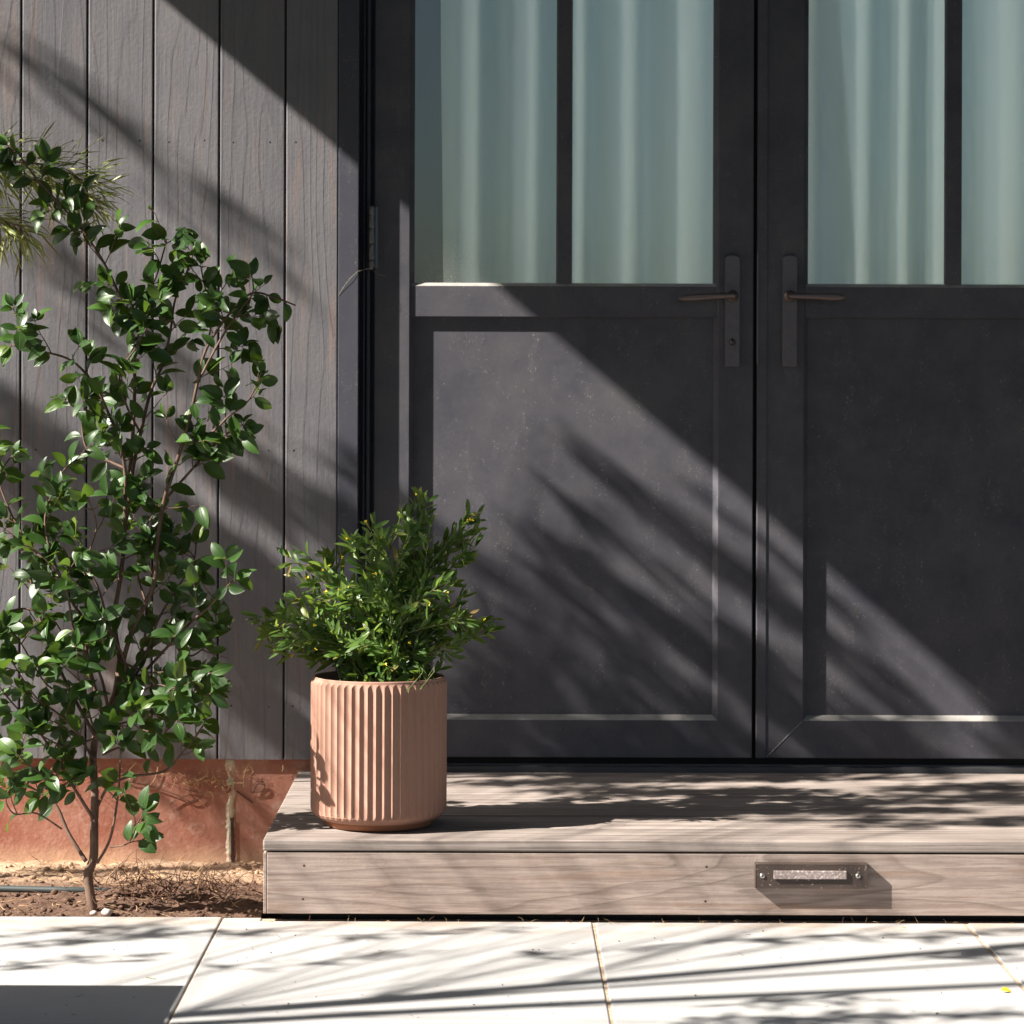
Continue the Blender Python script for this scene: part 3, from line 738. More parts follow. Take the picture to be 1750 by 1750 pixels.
for rr in (0.04, 0.08, 0.118):
    for k in range(n):
        th = 2*math.pi*k/n; vs.append(PC + Vector((math.cos(th)*rr, math.sin(th)*rr, H1 - 0.032 + 0.006*mn.noise(Vector((math.cos(th)*rr*40, math.sin(th)*rr*40, 3))))))
fs = [(0, 1+k, 1+(k+1) % n) for k in range(n)] + [(1+a*n+k, 1+(a+1)*n+k, 1+(a+1)*n+(k+1) % n, 1+a*n+(k+1) % n) for a in range(2) for k in range(n)]
m.add(vs, fs); m.build('potting_soil', Mat('potting soil', (0.04, 0.028, 0.02), 0.95).m, pot)

# ================================================================== leaves
def leaf(m, p, d, up, L, W, t, curl=0.25, foldv=0.25, shape='oval', n=6, twist=0.0):
    d = d.normalized(); s = d.cross(up)
    if s.length < 1e-3: s = d.cross(Vector((1, 0, 0)))
    s.normalize(); nrm = s.cross(d).normalized()
    if twist:
        q = Matrix.Rotation(twist, 3, d); s = q @ s; nrm = q @ nrm
    vs = []; uv = []
    for i in range(n+1):
        f = i / n
        if shape == 'oval': wd = W * (math.sin(math.pi * f**0.95))**0.62 * (1 - 0.12*f) if 0 < f < 1 else 0.0
        elif shape == 'lance': wd = W * math.sin(math.pi * (0.04 + 0.96*f)**1.15)**0.62 if f < 1 else 0.0
        else: wd = W * (0.5 + 0.5*math.sin(math.pi*min(1, f*1.1))) * (1 - f**3)
        wd = max(wd, W*0.06)
        a = curl * f * f
        c = p + d * (L * f * (1 - 0.25*curl*f)) - nrm * (L * a)
        vs += [c - s*wd*0.5 + nrm*wd*foldv, c, c + s*wd*0.5 + nrm*wd*foldv]; uv += [(0.0, f), (0.5, f), (1.0, f)]
    fs = []
    for i in range(n):
        b = 3*i; fs += [(b, b+1, b+4, b+3), (b+1, b+2, b+5, b+4)]
    m.add(vs, fs, uv, t, True)
def rvec(): 
    while True:
        v = Vector((R.uniform(-1, 1), R.uniform(-1, 1), R.uniform(-1, 1)))
        if 0.05 < v.length < 1: return v.normalized()
def spline(pts, k=6):
    out = []
    P = [pts[0]] + list(pts) + [pts[-1]]
    for i in range(1, len(P)-2):
        for j in range(k):
            t = j / k; a, b, c, d = P[i-1], P[i], P[i+1], P[i+2]
            out.append(0.5*((2*b) + (c-a)*t + (2*a-5*b+4*c-d)*t*t + (3*b-a-3*c+d)*t**3))
    out.append(P[-2]); return out

# ---------------- glossy-leaved shrub
sb = on(163, 1560, 0.0); sb.z = -0.02
shrub = thing('camellia_shrub', 'tall glossy dark green leafy shrub growing in the soil against the cladding', 'shrub', sb)
YS = -6 + 5.235
paths = [  # (depth offset start, end, start radius, [pixel points], leafy-from fraction)
 (0.0, 0.02, 0.0115, [(163, 1562), (154, 1527), (151, 1493), (160, 1465), (161, 1420), (162, 1356), (159, 1300), (163, 1262), (176, 1225), (196, 1190), (205, 1130)], 2.0),
 (0.02, -0.05, 0.0060, [(205, 1130), (196, 1057), (208, 971), (214, 886), (213, 800), (200, 743), (186, 708), (163, 660), (123, 617), (70, 600), (20, 590)], 0.30),
 (0.02, 0.03, 0.0055, [(210, 920), (218, 871), (226, 806), (243, 728), (257, 671), (280, 617), (292, 560), (300, 510), (325, 450), (330, 415)], 0.25),
 (0.01, -0.04, 0.0062, [(200, 1170), (225, 1080), (262, 1000), (268, 937), (280, 857), (303, 786), (323, 720), (337, 657), (351, 600), (385, 545), (428, 502), (468, 508), (505, 522)], 0.25),
 (0.03, 0.05, 0.0045, [(216, 860), (226, 760), (230, 660), (228, 600), (219, 545), (185, 463), (151, 408), (127, 377), (82, 326), (51, 291), (31, 262), (15, 250)], 0.22),
 (0.03, 0.0, 0.0030, [(220, 548), (240, 515), (264, 480), (281, 425), (284, 410)], 0.25),
 (0.0, 0.02, 0.0026, [(352, 600), (363, 535), (350, 490), (343, 455)], 0.2),
 (-0.04, -0.06, 0.0030, [(345, 640), (380, 575), (411, 530), (432, 500), (430, 470)], 0.2),
 (0.0, -0.05, 0.0030, [(315, 750), (360, 740), (390, 712), (420, 690), (440, 655), (445, 640)], 0.35),
 (0.02, 0.0, 0.0034, [(285, 850), (330, 800), (370, 755), (400, 735), (420, 740)], 0.3),
 (-0.01, -0.06, 0.0048, [(176, 1225), (150, 1130), (143, 1063), (123, 1028), (91, 954), (77, 886), (100, 820), (114, 797)], 0.35),
 (-0.01, 0.05, 0.0045, [(165, 1262), (120, 1180), (83, 1100), (57, 1014), (43, 928), (20, 880), (0, 830), (-10, 780)], 0.3),
 (0.02, -0.05, 0.0042, [(205, 1190), (245, 1150), (294, 1097), (330, 1060), (357, 1037), (385, 1005), (402, 990)], 0.4),
 (0.0, 0.03, 0.0036, [(190, 1210), (240, 1140), (270, 1060), (300, 1010), (330, 960), (335, 930)], 0.3),
 (0.0, 0.06, 0.0050, [(147, 1472), (117, 1424), (93, 1373), (51, 1345), (0, 1315), (-60, 1290)], 0.55),
 (-0.02, -0.05, 0.0042, [(160, 1400), (137, 1363), (110, 1320), (70, 1255), (20, 1200), (-20, 1150)], 0.35),
 (-0.03, -0.06, 0.0022, [(106, 1417), (62, 1390), (25, 1391), (10, 1368), (15, 1350)], 0.6),
 (-0.01, -0.05, 0.0034, [(166, 1475), (189, 1431), (202, 1356), (206, 1300), (215, 1250), (230, 1200)], 0.5),
 (-0.03, -0.07, 0.0018, [(188, 1448), (219, 1441), (233, 1411), (245, 1390)], 0.35),
 (0.01, -0.03, 0.0036, [(165, 1383), (185, 1345), (219, 1328), (281, 1318), (309, 1290), (346, 1242), (358, 1205), (365, 1180)], 0.5),
 (0.0, 0.02, 0.0028, [(175, 1290), (206, 1277), (261, 1267), (292, 1240), (320, 1200), (345, 1160)], 0.3),
 (0.0, -0.08, 0.0034, [(161, 1300), (130, 1250), (100, 1220), (60, 1190), (20, 1130)], 0.25),
 (0.01, 0.06, 0.0038, [(196, 1190), (240, 1120), (250, 1040), (235, 980), (240, 920), (262, 880)], 0.3),
 (-0.02, -0.08, 0.0036, [(185, 1215), (170, 1150), (130, 1090), (110, 1000), (60, 940), (20, 930)], 0.3),
 (0.0, -0.08, 0.0034, [(190, 1195), (215, 1140), (190, 1080), (170, 1010), (150, 960), (165, 900), (150, 850)], 0.3),
 (0.03, 0.09, 0.0030, [(240, 1120), (290, 1090), (320, 1120), (345, 1110), (370, 1080)], 0.3),
 (0.0, 0.06, 0.0034, [(213, 800), (190, 790), (150, 770), (140, 720), (150, 680)], 0.3),
 (-0.02, 0.0, 0.003, [(-40, 1120), (0, 1060), (40, 1040), (90, 1060), (110, 1090)], 0.1),
 (-0.02, 0.0, 0.003, [(-60, 900), (-20, 850), (5, 800), (20, 780)], 0.1),
 (0.0, -0.03, 0.003, [(240, 740), (215, 690), (205, 640), (235, 590), (250, 560)], 0.3),
 (0.0, -0.03, 0.003, [(300, 560), (290, 545), (255, 560), (225, 520)], 0.2),
 (0.0, -0.06, 0.0026, [(163, 1250), (200, 1238), (240, 1228), (300, 1205)], 0.15),
 (0.0, -0.06, 0.0026, [(160, 1320), (120, 1332), (80, 1328), (30, 1290)], 0.15),
 (0.0, -0.06, 0.0026, [(162, 1262), (110, 1275), (60, 1250)], 0.15),
 (0.0, -0.07, 0.0026, [(205, 1130), (260, 1150), (320, 1140), (360, 1150)], 0.15),
 (0.0, -0.07, 0.0026, [(165, 1262), (150, 1210), (140, 1170), (110, 1140)], 0.15),
 (0.0, -0.07, 0.0026, [(196, 1190), (235, 1185), (270, 1170), (310, 1185)], 0.15),
 (0.0, -0.05, 0.0022, [(120, 1180), (80, 1170), (30, 1090), (10, 1080)], 0.1),
]
ms = MB(); ml = MB(); VIEW = Vector((0, -1, 0))
def bound_ok(p):
    x, y = to_px(p)
    B = [(240, 260), (330, 240), (380, 300), (440, 450), (520, 528), (560, 480), (620, 470), (690, 485), (760, 465), (830, 445), (900, 400), (960, 440), (1030, 450), (1080, 400), (1200, 395), (1290, 380), (1330, 300), (1400, 280), (1470, 275), (1500, 150)]
    xm = B[0][1]
    for (y0, a), (y1, b) in zip(B[:-1], B[1:]):
        if y0 <= y <= y1: xm = a + (b-a)*(y-y0)/(y1-y0)
    return x < xm and y < 1475
def cam_leaf(p, outd, sz=1.0):
    d = (outd + rvec()*0.55 + Vector((0, 0, -0.18))).normalized()
    up = (Vector((-0.2, -1.0, 0.6)) + rvec()*0.8).normalized()
    L = R.uniform(0.032, 0.052) * sz
    tip = p + d * L
    if not bound_ok(tip) or tip.y > -0.03: return
    t = R.random() * 0.93 if R.random() < 0.985 else R.uniform(0.93, 1)
    pet = p + d * 0.004
    ms.tube([p, pet], 0.0008, n=4, t=0.5)
    leaf(ml, pet, d, up, L, L * R.uniform(0.50, 0.62), t, curl=R.uniform(0.05, 0.45), foldv=R.uniform(0.08, 0.3), shape='oval', n=7)
def twig(p, d, L, r, leaves):
    n = 5; pts = [p]; 
    for i in range(n):
        d = (d + rvec()*0.18 + Vector((0, 0, 0.05))).normalized(); pts.append(pts[-1] + d*L/n)
    if not bound_ok(pts[-1]): return
    ms.tube(pts, [r*(1-0.6*i/n) for i in range(n+1)], n=5, t=R.random())
    for i in range(leaves):
        f = 0.25 + 0.75 * i / max(1, leaves-1); k = min(n-1, int(f*n)); q = pts[k].lerp(pts[k+1], f*n - k)
        ax = (pts[k+1]-pts[k]).normalized(); side = ax.cross(rvec()).normalized()
        cam_leaf(q, (side*0.9 + ax*0.7))
    for i in range(R.choice((2, 3, 4))):
        ax = (pts[-1]-pts[-2]).normalized(); cam_leaf(pts[-1], ax*0.8 + rvec()*0.8, R.uniform(0.6, 1.0))
for (d0, d1, r0, pp, lf) in paths:
    lf = lf if lf > 0.9 else lf*0.7
    r0 *= 0.82
    P3 = [at(x, y, YS + d0 + (d1-d0)*i/(len(pp)-1)) for i, (x, y) in enumerate(pp)]
    if pp[0] == (163, 1562): P3[0].z = -0.03
    S = spline(P3, 6); N = len(S)
    r1 = r0*0.62 if lf > 1 else max(0.0012, r0*0.3)
    ms.tube(S, [(r0 + (r1-r0)*i/(N-1)) * (1 + 0.08*mn.noise(Vector((i*0.7, r0*900, 0)))) for i in range(N)], n=9, t=R.random())
    if lf > 1: continue
    acc = 0.0; side = 1
    for i in range(1, N):
        acc += (S[i]-S[i-1]).length
        if i/(N-1) < lf: continue
        dens = 0.036 if abs(r0 - 0.0045*0.82) < 1e-6 and d0 == 0.03 else 0.037
        if acc > dens:
            acc = 0; ax = (S[i]-S[i-1]).normalized()
            for rep in range(2):
                side = -side
                o = (ax.cross(VIEW)*side*R.uniform(0.4, 1.0) + rvec()*0.6).normalized()
                if R.random() < 0.5: twig(S[i], (o*0.8 + ax*0.6 + Vector((0, 0, 0.2))).normalized(), R.uniform(0.03, 0.085), 0.0013, R.choice((2, 3, 4, 5)))
                else: cam_leaf(S[i], o*0.9 + ax*0.5)
    for k in range(4): cam_leaf(S[-1], (S[-1]-S[-3]).normalized() + rvec()*0.9)
ms.build('stem', M_stem, shrub); ml.build('foliage', M_cam, shrub)

# ---------------- thin-leaved branch entering from the left
fs_ = thing('fine_leaved_shrub', 'yellow green thin strappy leaved bush reaching in from the left behind the shrub', 'shrub', (-1.72, -0.50, -0.04))
ms = MB(); ml = MB()
def strap(p, d, L):
    leaf(ml, p, d, (Vector((-0.3, -0.6, 0.7)) + rvec()*0.7), L, R.uniform(0.0032, 0.0050), R.random()**0.9, curl=R.uniform(0.0, 0.4), foldv=0.15, shape='strap', n=5)
YFN = -0.50
root = Vector((-1.72, YFN, -0.05))
def fine_branch(pp, dens, spread, Ls, droop):
    P3 = [at(x, y, YFN + dy) for x, y, dy in pp]; S = spline(P3, 8)
    ms.tube(S, [0.0045 - 0.0035*i/len(S) for i in range(len(S))], n=6)
    for i in range(2, len(S)):
        x, y = to_px(S[i]) 
        if x < -260: continue
        for k in range(dens):
            ax = (S[i]-S[i-1]).normalized()
            o = (ax*0.7 + rvec()*spread + Vector((0, 0, -droop))).normalized()
            q = S[i] + rvec()*0.006
            # small side shoot with leaves
            tip = q + o*R.uniform(0.01, 0.06)
            if k % 3 == 0: ms.tube([q, tip], 0.0007, n=4)
            strap(tip, (o + rvec()*0.5 + Vector((0, 0, -droop*0.6))).normalized(), R.uniform(*Ls))
    return S
ms.tube(spline([root, Vector((-1.70, YFN, 0.5)), Vector((-1.55, YFN, 0.95)), at(-330, 330, YFN)], 6), 0.007, n=8)
fine_branch([(-330, 330, 0), (-200, 285, 0), (-90, 272, 0), (10, 275, 0.0), (90, 285, 0), (150, 312, 0)], 9, 0.75, (0.035, 0.07), 0.0)
fine_branch([(-330, 330, 0), (-180, 300, 0.03), (-60, 300, 0.03), (40, 305, 0.03), (110, 320, 0.03), (150, 340, 0.02)], 10, 0.8, (0.03, 0.06), 0.15)
fine_branch([(-260, 330, 0), (-160, 350, 0.0), (-60, 370, -0.02), (0, 375, -0.02), (35, 390, -0.02)], 8, 1.0, (0.04, 0.075), 0.45)
ms.build('branch', M_stem, fs_); ml.build('foliage', M_fine_leaf, fs_)

# ---------------- plant in the pot
pb = PC + Vector((0.012, 0, H1 - 0.03))
pp_ = thing('potted_shrub', 'bushy narrow leaved green shrub with tiny yellow flowers growing in the terracotta pot', 'plant', pb)
ms = MB(); ml = MB(); NFL = [0]
poly = [(428, 1085), (440, 1040), (470, 1035), (490, 1000), (478, 930), (560, 935), (618, 885), (690, 872), (706, 832), (738, 834), (756, 900), (790, 872), (826, 872), (828, 950), (795, 1000), (785, 1040), (845, 1050), (848, 1095), (790, 1120), (752, 1158), (600, 1160), (532, 1130), (460, 1112)]
def inside(x, y, poly):
    c = False; j = len(poly)-1
    for i in range(len(poly)):
        xi, yi = poly[i]; xj, yj = poly[j]
        if (yi > y) != (yj > y) and x < (xj-xi)*(y-yi)/(yj-yi)+xi: c = not c
        j = i
    return c
def pleaf(p, d, sz=1.0):
    L = R.uniform(0.023, 0.041)*sz; d = d.normalized()
    tip = p + d*L; x, y = to_px(tip)
    if not inside(x, y, poly) and R.random() < 0.66: return
    up = Vector((-0.3, -0.6, 0.7)) + rvec()*0.8
    leaf(ml, p, d, up, L, L*R.uniform(0.22, 0.29), min(0.99, R.random()**1.1) if R.random() > 0.02 else 1.0, curl=R.uniform(-0.05, 0.25), foldv=R.uniform(0.05, 0.3), shape='lance', n=5)
def flower(p):
    NFL[0] += 1
    if NFL[0] > 90: return
    s = R.uniform(0.0024, 0.0038); mf = MB()
    for k in range(4): leaf(mf, p, rvec()+Vector((0, -0.5, 0.5)), rvec(), s*1.5, s, 0.5, n=3)
    mf.build('flower', M_yellow, pp_)
def pstem(tip, r=0.0013):
    a = R.uniform(0, 6.28); rr = 0.06*math.sqrt(R.random())
    b = pb + Vector((math.cos(a)*rr, math.sin(a)*rr*0.8, 0))
    mid = b.lerp(tip, 0.5) + Vector((-(tip.x-b.x)*0.15, 0, 0.025)) + rvec()*0.012
    S = spline([b, mid, tip], 9); N = len(S)
    ms.tube(S, [r*(1-0.6*i/N) for i in range(N)], n=5, t=R.random())
    acc = 0
    for i in range(2, N):
        f = i/(N-1); ax = (S[i]-S[i-1]).normalized()
        if f < 0.18: continue
        for k in range(2 if R.random() < 0.75 else 1):
            o = (ax*0.9 + ax.cross(rvec()).normalized()*R.uniform(0.5, 1.0)).normalized(); pleaf(S[i], o)
        if R.random() < 0.22 and f > 0.3:      # side shoot
            o = (ax*0.8 + ax.cross(rvec()).normalized()*0.8).normalized(); q = S[i] + o*R.uniform(0.02, 0.045)
            if inside(*to_px(q), poly):
                ms.tube([S[i], q], 0.0006, n=4)
                for kk in range(6):
                    pleaf(S[i].lerp(q, 0.3+0.7*kk/5), (o*0.8 + rvec()*0.8).normalized(), 0.85)
                if R.random() < 0.2: flower(q)
    for k in range(4): pleaf(S[-1], (ax + rvec()*0.6).normalized(), 0.9)
    if R.random() < 0.3: flower(S[-1])
forced = [(455, 1085), (445, 1062), (490, 950), (505, 985), (520, 945), (560, 950), (600, 930), (640, 895), (700, 885), (715, 850), (730, 860), (765, 930), (800, 890), (815, 900), (812, 935), (770, 1000), (825, 1065), (835, 1080), (540, 1130), (500, 1090)]
for x, y in forced: pstem(at(x, y, PC.y + R.uniform(-0.05, 0.05)), 0.0015)
cnt = 0
while cnt < 54:
    x, y = R.uniform(430, 845), R.uniform(835, 1150)
    if not inside(x, y, poly): continue
    ex = (x-640)/210; ey = (y-1150)/-320
    lim = 0.11 * math.sqrt(max(0.1, 1 - ex*ex*0.7 - ey*ey*0.5))
    pstem(at(x, y, PC.y + R.uniform(-lim, lim))); cnt += 1
# dense base
for k in range(320):
    a = R.uniform(0, 6.28); rr = 0.095*math.sqrt(R.random()); p = pb + Vector((math.cos(a)*rr + 0.008, math.sin(a)*rr, R.uniform(0.0, 0.05)))
    pleaf(p, rvec() + Vector((0, 0, 0.3)), 0.9)
for x, y in ((805, 888), (800, 890), (808, 880), (625, 893), (712, 845), (650, 920), (584, 952), (586, 968), (565, 966), (698, 1098), (640, 980), (552, 975), (525, 987), (538, 1069), (624, 1071), (828, 1060), (705, 1160), (557, 1012), (540, 1110)):
    p = at(x, y, PC.y - 0.09)
    flower(p)
# two little sprigs over the rim
for x0, y0, x1, y1 in ((722, 1150, 695, 1182), (742, 1148, 718, 1178)):
    p0 = at(x0, y0, PC.y - 0.125); p1 = at(x1, y1, PC.y - 0.14); ms.tube([pb + Vector((0.06, -0.06, 0.0)), at(x0, y0 - 8, PC.y - 0.1), p0, p1], 0.0007, n=4); leaf(ml, p0.lerp(p1, 0.6), p1-p0, VIEW, 0.020, 0.004, 0.8, n=4, shape='lance')
ms.build('stems', M_pstem, pp_); ml.build('foliage', M_pot_leaf, pp_)

# ---------------- dry roots and grass bits on the plinth
rt = thing('dry_roots', 'thin dry roots and straw clinging to the red concrete base under the cladding', 'roots', (WX(300), 0.0, 0.12))
M_root = M_straw
def rootline(pts, r, t):
    m = MB(); m.tube(spline([at(x, y, 0.0085 - r) for x, y in pts], 5), r, n=5, t=t); m.build('root', M_root, rt)
rootline([(215, 1335), (262, 1345), (300, 1358), (328, 1370), (345, 1357), (312, 1348)], 0.0012, 0.2)
rootline([(290, 1375), (305, 1365), (325, 1358)], 0.0011, 0.1)
rootline([(428, 1354), (447, 1352), (452, 1342), (440, 1340), (432, 1356)], 0.0014, 0.1)
rootline([(405, 1352), (418, 1362), (432, 1372)], 0.0015, 0.05)
rootline([(416, 1345), (418, 1320), (426, 1304)], 0.0008, 0.85); rootline([(215, 1328), (222, 1315), (233, 1302)], 0.001, 0.9)
rootline([(250, 1350), (265, 1330), (270, 1310)], 0.0008, 0.8)
m = MB()
for i in range(60):
    x = R.gauss(355, 28); y = 1325 + abs(R.gauss(0, 14))
    p = at(x, y, 0.004 - 0.006*R.random()); strand(m, p, (R.gauss(0, 1), R.gauss(0, 0.2), R.gauss(0, 0.5)), R.uniform(0.015, 0.04), 0.0007, R.uniform(0.3, 1), 0.4)
for i in range(90):
    x = R.uniform(-40, 520); y = 1325 + R.gauss(0, 6)
    if x > 470: y = 1318
    p = at(x, y, 0.006 - 0.004*R.random()); strand(m, p, (R.gauss(0, 1), R.gauss(0, 0.1), R.gauss(0, 0.4)), R.uniform(0.01, 0.035), 0.0006, R.uniform(0.2, 1), 0.4)
tag(m.build('straw', M_straw, rt), kind='stuff')

# ---------------- fallen leaf, crumbs
p = on(1723, 1695, 0.0)
m = MB(); leaf(m, p + Vector((-0.012, 0, 0.002)), Vector((1, 0.1, 0.1)), Vector((0, -0.5, 1)), 0.02, 0.012, 0.5, curl=0.3, n=5)
tag(m.build('fallen_leaf', M_yellow, origin=p), 'small curled yellow leaf lying on the pale paving at the right', 'leaf')
p = on(260, 1674, 0.0); m = MB()
for k in range(3): leaf(m, p + Vector((-0.006*k, 0.004*k, 0.001)), Vector((1, 0.3*k, 0.05)), Vector((0, 0, 1)), 0.010, 0.004, 0.5, n=3)
tag(m.build('fallen_leaf', M_fine_leaf, origin=p), 'tiny pale green leaf scrap on the paving at the left', 'leaf')
p = on(1545, 1585, 0.0); m = MB(); leaf(m, p + Vector((-0.008, 0, 0.001)), Vector((1, -0.1, 0.02)), Vector((0, 0, 1)), 0.018, 0.003, 0.7, n=4, shape='strap')
tag(m.build('fallen_leaf', M_fine_leaf, origin=p), 'narrow pale straw leaf on the paving beside the deck fascia', 'leaf')
m = MB()
for i in range(70):
    x, y = R.uniform(0, 1750), R.uniform(1585, 1745); q = on(x, y, 0.0)
    if R.random() < 0.5: pebble(m, q, R.uniform(0.0008, 0.0018))
    else: strand(m, q + Vector((0, 0, 0.001)), (R.gauss(0, 1), R.gauss(0, 1), 0), R.uniform(0.006, 0.015), 0.0004, 0.2, 0.3, 4, 0.0008)
tag(m.build('grit', M_straw), kind='stuff')
m = MB()
for i in range(45):
    x = R.uniform(450, 1750); q = on(x, R.uniform(1567, 1574), 0.0); q.y = YDF - R.uniform(-0.006, 0.006)
    strand(m, q, (R.gauss(0, 1), R.gauss(0, 0.3), R.uniform(0, 0.8)), R.uniform(0.006, 0.02), 0.0004, R.uniform(0.4, 1), 0.4, 4, 0.0008)
tag(m.build('dry_grass_bits', M_straw), kind='stuff')

# ================================================================== things beside and behind the camera that shade the scene
bench = thing('garden_bench', 'low timber garden bench standing at the edge of the paving left of the view', 'bench', (-1.85, -1.83, 0))
m = MB(); HB = 0.45; xr = -0.498 - HB/0.85; yb_ = -1.466 - 0.32*HB/0.85
m.box(xr - 1.6, xr, yb_ - 0.45, yb_, HB - 0.05, HB, bev=0.004); m.build('seat', M_bench, bench)
for lx in (xr - 1.5, xr - 0.16):
    for ly in (yb_ - 0.42, yb_ - 0.10):
        m = MB(); m.box(lx, lx + 0.07, ly, ly + 0.07, 0.0005, HB - 0.051, bev=0.003); m.build('leg', M_bench, bench)

def back(P, t): return P - DIR * t
def tree(name, label, base, stems, sprays, grp):
    tr = thing(name, label, 'tree', base, grp)
    mt = MB(); mc = MB()
    for pts, r0, r1 in stems:
        S = spline([Vector(p) for p in pts], 6); N = len(S)
        mt.tube(S, [r0 + (r1-r0)*i/(N-1) for i in range(N)], n=8)
    allp = [Vector(p) for pts, _, _ in stems for p in spline([Vector(q) for q in pts], 6)]
    for A, B, n, rad, Ls in sprays:
        L = (B-A).length
        S = [A.lerp(B, i/6) + rvec()*0.012 for i in range(7)]
        near = min(allp, key=lambda q: (q-A).length + (3 if q.z > A.z + 0.1 else 0))
        mt.tube([near, near.lerp(A, 0.5) + Vector((0, 0, 0.03)), A], [0.0024, 0.0018, 0.0014], n=4)
        mt.tube(S, 0.0014, n=4)
        for k in range(n):
            f = R.random(); q = A.lerp(B, f) + rvec()*rad*R.random()**0.5
            d = ((B-A).normalized()*0.8 + rvec()*0.8 + Vector((0, 0, -0.25))).normalized()
            l_ = R.uniform(*Ls)
            leaf(mc, q, d, rvec(), l_, l_*R.uniform(0.16, 0.3), R.random(), n=2, shape='lance')
    mt.build('trunk', M_bark, tr); mc.build('crown', M_tree_leaf, tr)
    return tr
def streak(x0, y0, x1, y1, n, rad, t0=2.4, k=0.8, Ls=(0.04, 0.09), surf='wall'):
    if surf == 'wall': A, B = at(x0, y0, 0.0), at(x1, y1, 0.0)
    elif surf == 'deck': A, B = on(x0, y0, ZT), on(x1, y1, ZT)
    else: A, B = on(x0, y0, 0.0), on(x1, y1, 0.0)
    t0 = max(t0, A.x + 1.5); t1 = t0 + (B.x-A.x)*k
    return (back(A, t0), back(B, t1), n, rad, Ls)
W = []
for s in [(-60, 20, 150, 170, 22, .05), (190, 230, 420, 390, 20, .05), (-30, 390, 200, 520, 24, .04), (120, 560, 330, 640, 20, .04),
          (-60, 640, 260, 880, 120, .04), (-60, 740, 330, 1000, 120, .035), (60, 820, 420, 1090, 130, .035), (230, 700, 520, 900, 60, .02), (180, 900, 560, 1180, 110, .03),
          (300, 880, 560, 1060, 80, .02), (400, 990, 640, 1180, 90, .025), (380, 1120, 560, 1290, 80, .03), (420, 790, 640, 940, 40, .015),
          (1090, 960, 1290, 1120, 40, .016)]:
    W.append(streak(*s, t0=R.uniform(2.2, 2.7)))
for i in range(290):                    # fine sprays whose shadows feather the door panels
    x = R.uniform(690, 1480); yl = 562 + (x - 940)*0.84        # edge of the canopy's shadow
    y = max(560, yl) + 45 + R.random()**0.8 * 560
    if math.sin((y - 0.74*x)/15.5 + 1.8*mn.noise(Vector((x/160, y/160, 3)))) < 0.35: continue
    if y > 1290 or (x < 900 and y > 1120 and R.random() < 0.5): continue
    ln = R.uniform(120, 380)
    W.append(streak(x, y, x + ln, y + ln*R.uniform(0.66, 0.82), int(ln*0.075), R.uniform(0.003, 0.006), t0=at(x, y).x + R.uniform(1.5, 1.9), k=R.uniform(0.75, 0.95), Ls=(0.03, 0.07)))
for i in range(44):
    x = R.uniform(-60, 560); y = R.uniform(680, 1180) + (x*0.1); ln = R.uniform(120, 300)
    W.append(streak(x, y, x + ln, y + ln*R.uniform(0.66, 0.82), int(ln*0.10), R.uniform(0.006, 0.014), t0=at(x, y).x + R.uniform(2.3, 2.9), k=R.uniform(0.75, 0.95), Ls=(0.03, 0.07)))
tree('shade_tree', 'slender tree with drooping narrow leaves left of the doorway close to the house wall', (-3.45, -1.15, -0.05),
     [([(-3.45, -1.15, -0.1), (-3.42, -1.1, 1.0), (-3.5, -1.0, 1.9), (-3.4, -0.98, 2.55)], 0.05, 0.012),
      ([(-3.5, -1.0, 1.9), (-3.1, -0.9, 2.4), (-2.7, -0.85, 2.75), (-2.4, -0.8, 2.95)], 0.012, 0.005), ([(-3.45, -1.0, 2.3), (-3.7, -0.9, 2.9), (-3.9, -0.8, 3.4)], 0.015, 0.006)],
     W, 'trees left of the view')
D = []
for i in range(46):
    x = R.uniform(700, 1700); y = R.uniform(1320, 1412); ln = R.uniform(120, 330)
    if x < 1080 and y > 1368: continue
    D.append(streak(x, y, x + ln, y - R.uniform(0, 8), int(ln*0.30), R.uniform(0.012, 0.03), t0=R.uniform(1.6, 2.3), k=R.uniform(0.7, 0.95), surf='deck'))
for s in [(-40, 1600, 300, 1580, 40, .02), (0, 1622, 330, 1592, 50, .015), (-30, 1660, 250, 1630, 30, .03), (380, 1660, 700, 1630, 30, .02), (550, 1600, 900, 1588, 30, .02), (330, 1600, 500, 1590, 20, .02),
          (1180, 1612, 1400, 1600, 35, .02), (1480, 1600, 1750, 1590, 50, .03), (1580, 1640, 1760, 1620, 40, .02), (1250, 1715, 1500, 1708, 25, .02), (850, 1640, 1100, 1620, 18, .02), (1150, 1745, 1500, 1735, 60, .02), (1300, 1748, 1750, 1728, 60, .02)]:
    D.append(streak(*s, t0=R.uniform(1.6, 2.1), k=0.85, surf='pave'))
def stemline(ax, ay, bx_, by, tA):
    A, B = on(ax, ay, 0), on(bx_, by, 0); a = back(A, tA); b = back(B, tA + (B.x - A.x)*0.93); top = b + (b-a)*0.35
    return a, b, top
S_ = []
for (ax, ay, bx_, by, tA, r0, r1) in ((290, 1736, 1750, 1614, 2.0, 0.020, 0.018), (285, 1752, 1750, 1680, 2.1, 0.018, 0.015), (600, 1716, 1750, 1640, 2.4, 0.009, 0.010), (-100, 1628, 420, 1590, 2.2, 0.006, 0.004)):
    a, b, top = stemline(ax, ay, bx_, by, tA); S_.append(([Vector((-2.62, -2.46, -0.03)), a, b, top], r0*1.2, r1))
tree('multi_stem_sapling', 'thin multi stemmed sapling standing behind the bench left of the view', (-2.62, -2.46, -0.03), S_, D, 'trees left of the view')
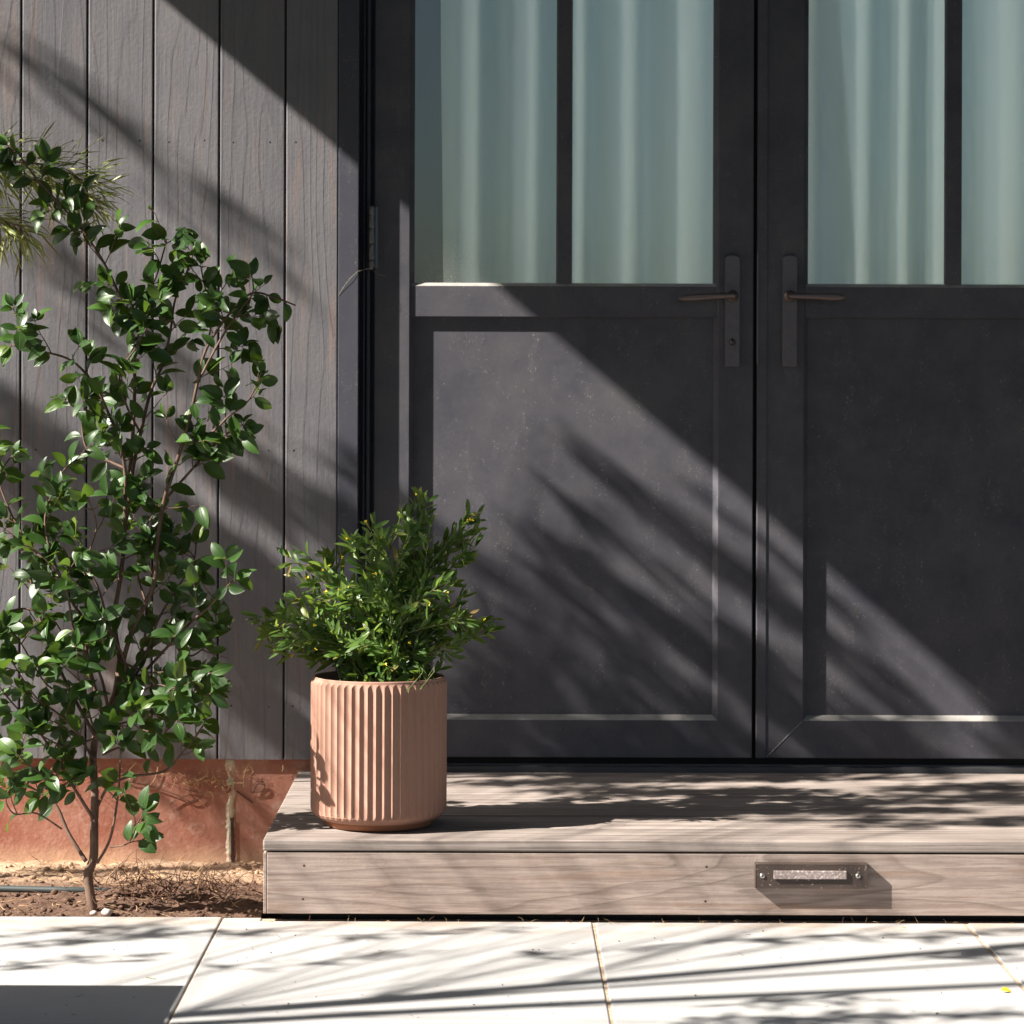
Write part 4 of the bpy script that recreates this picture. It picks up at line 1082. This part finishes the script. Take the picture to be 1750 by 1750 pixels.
def big_crown(name, label, base, trunk_h, boxes, n, size):
    tr = thing(name, label, 'tree', base, 'added trees blocking light'); mt = MB(); mc = MB(); b = Vector(base)
    mt.tube([b, b + Vector((0.1, 0, trunk_h*0.5)), b + Vector((0, 0.1, trunk_h))], [0.22, 0.17, 0.12], n=10)
    for (c, r) in boxes:
        c = Vector(c); mt.tube([b + Vector((0, 0.1, trunk_h - 0.1)), (b + Vector((0, 0, trunk_h))).lerp(c, 0.5) + rvec()*0.2, c], [0.1, 0.06, 0.03], n=6)
        for k in range(n):
            v = rvec(); q = c + Vector((v.x*r[0], v.y*r[1], v.z*r[2])) * R.random()**0.4
            l_ = R.uniform(*size); leaf(mc, q, rvec(), rvec(), l_, l_*0.55, R.random(), n=2, shape='lance')
    mt.build('trunk', M_bark, tr); mc.build('crown', M_tree_leaf, tr)
big_crown('blocker_tree', 'broad unseen tree added to block sky and sun over the lawn', (1.5, -7.6, -0.03), 3.6,
    [((0.2, -4.6, 4.9), (1.9, 1.7, 0.7)), ((3.4, -4.6, 4.8), (1.9, 1.7, 0.7)), ((-0.6, -7.6, 5.2), (2.0, 1.8, 0.8)), ((3.2, -8.0, 5.2), (2.3, 1.9, 0.9)), ((1.5, -6.2, 5.4), (2.6, 2.2, 0.7))], 900, (0.25, 0.42))  # added crown overhead: blocks sky and shades the lawn
big_crown('blocker_tree', 'dense unseen tree added to block sky light right of the house front', (6.2, -3.4, -0.03), 2.2,
    [((6.0, -3.0, 3.2), (1.6, 1.9, 1.9)), ((6.2, -5.4, 3.8), (1.7, 2.0, 2.2)), ((6.0, -1.2, 3.0), (1.4, 1.2, 1.9)), ((6.4, -3.6, 6.0), (2.0, 2.8, 1.4))], 1000, (0.25, 0.42))  # added to block sky light from the right
big_crown('blocker_tree', 'tall unseen tree added to block the upper sky far behind the camera', (-5.0, -12.2, -0.03), 4.8,
    [((-5.5, -12.2, 7.2), (3.2, 1.4, 2.0)), ((0.5, -12.4, 7.6), (3.4, 1.4, 2.2)), ((5.6, -12.2, 8.4), (3.4, 1.4, 2.2))], 1300, (0.4, 0.6))  # added crowns block the upper sky and leave a bright gap below
nb = MB(); nb.box(-5.0, -4.7, -14.0, -3.85, -0.05, 6.5, bev=0.01)
tag(nb.build('blocker_wall', Mat('dark blocker wall', (0.07, 0.07, 0.075), 0.9).m, origin=(-4.85, -9, 0)), 'tall dark blocker wall added out of view to shade the lawn', 'wall')  # unseen wall added to keep sun off the lawn and block sky at left
big_crown('blocker_tree', 'small unseen tree added to shade the paving and deck right of the view', (-1.6, -3.6, -0.03), 2.7,
    [((-1.55, -3.1, 3.35), (0.75, 0.9, 0.22)), ((-0.5, -3.0, 3.35), (0.9, 0.9, 0.25)), ((-1.5, -1.95, 3.4), (0.75, 0.6, 0.22)), ((-0.3, -1.9, 3.4), (0.9, 0.6, 0.25))], 900, (0.10, 0.2))  # added sun blocker: keeps unseen paving and deck from bouncing light onto the doors
# garden wall behind the camera (mirrored in the glass) and hedges
gw = MB(); gw.box(-14, 14, -14.2, -14.0, -0.05, 1.15, bev=0.01)
tag(gw.build('garden_wall', Mat('grey garden wall', (0.30, 0.31, 0.30), 0.9).m, origin=(0, -14.1, 0)), 'long low grey garden wall behind the camera', 'wall')
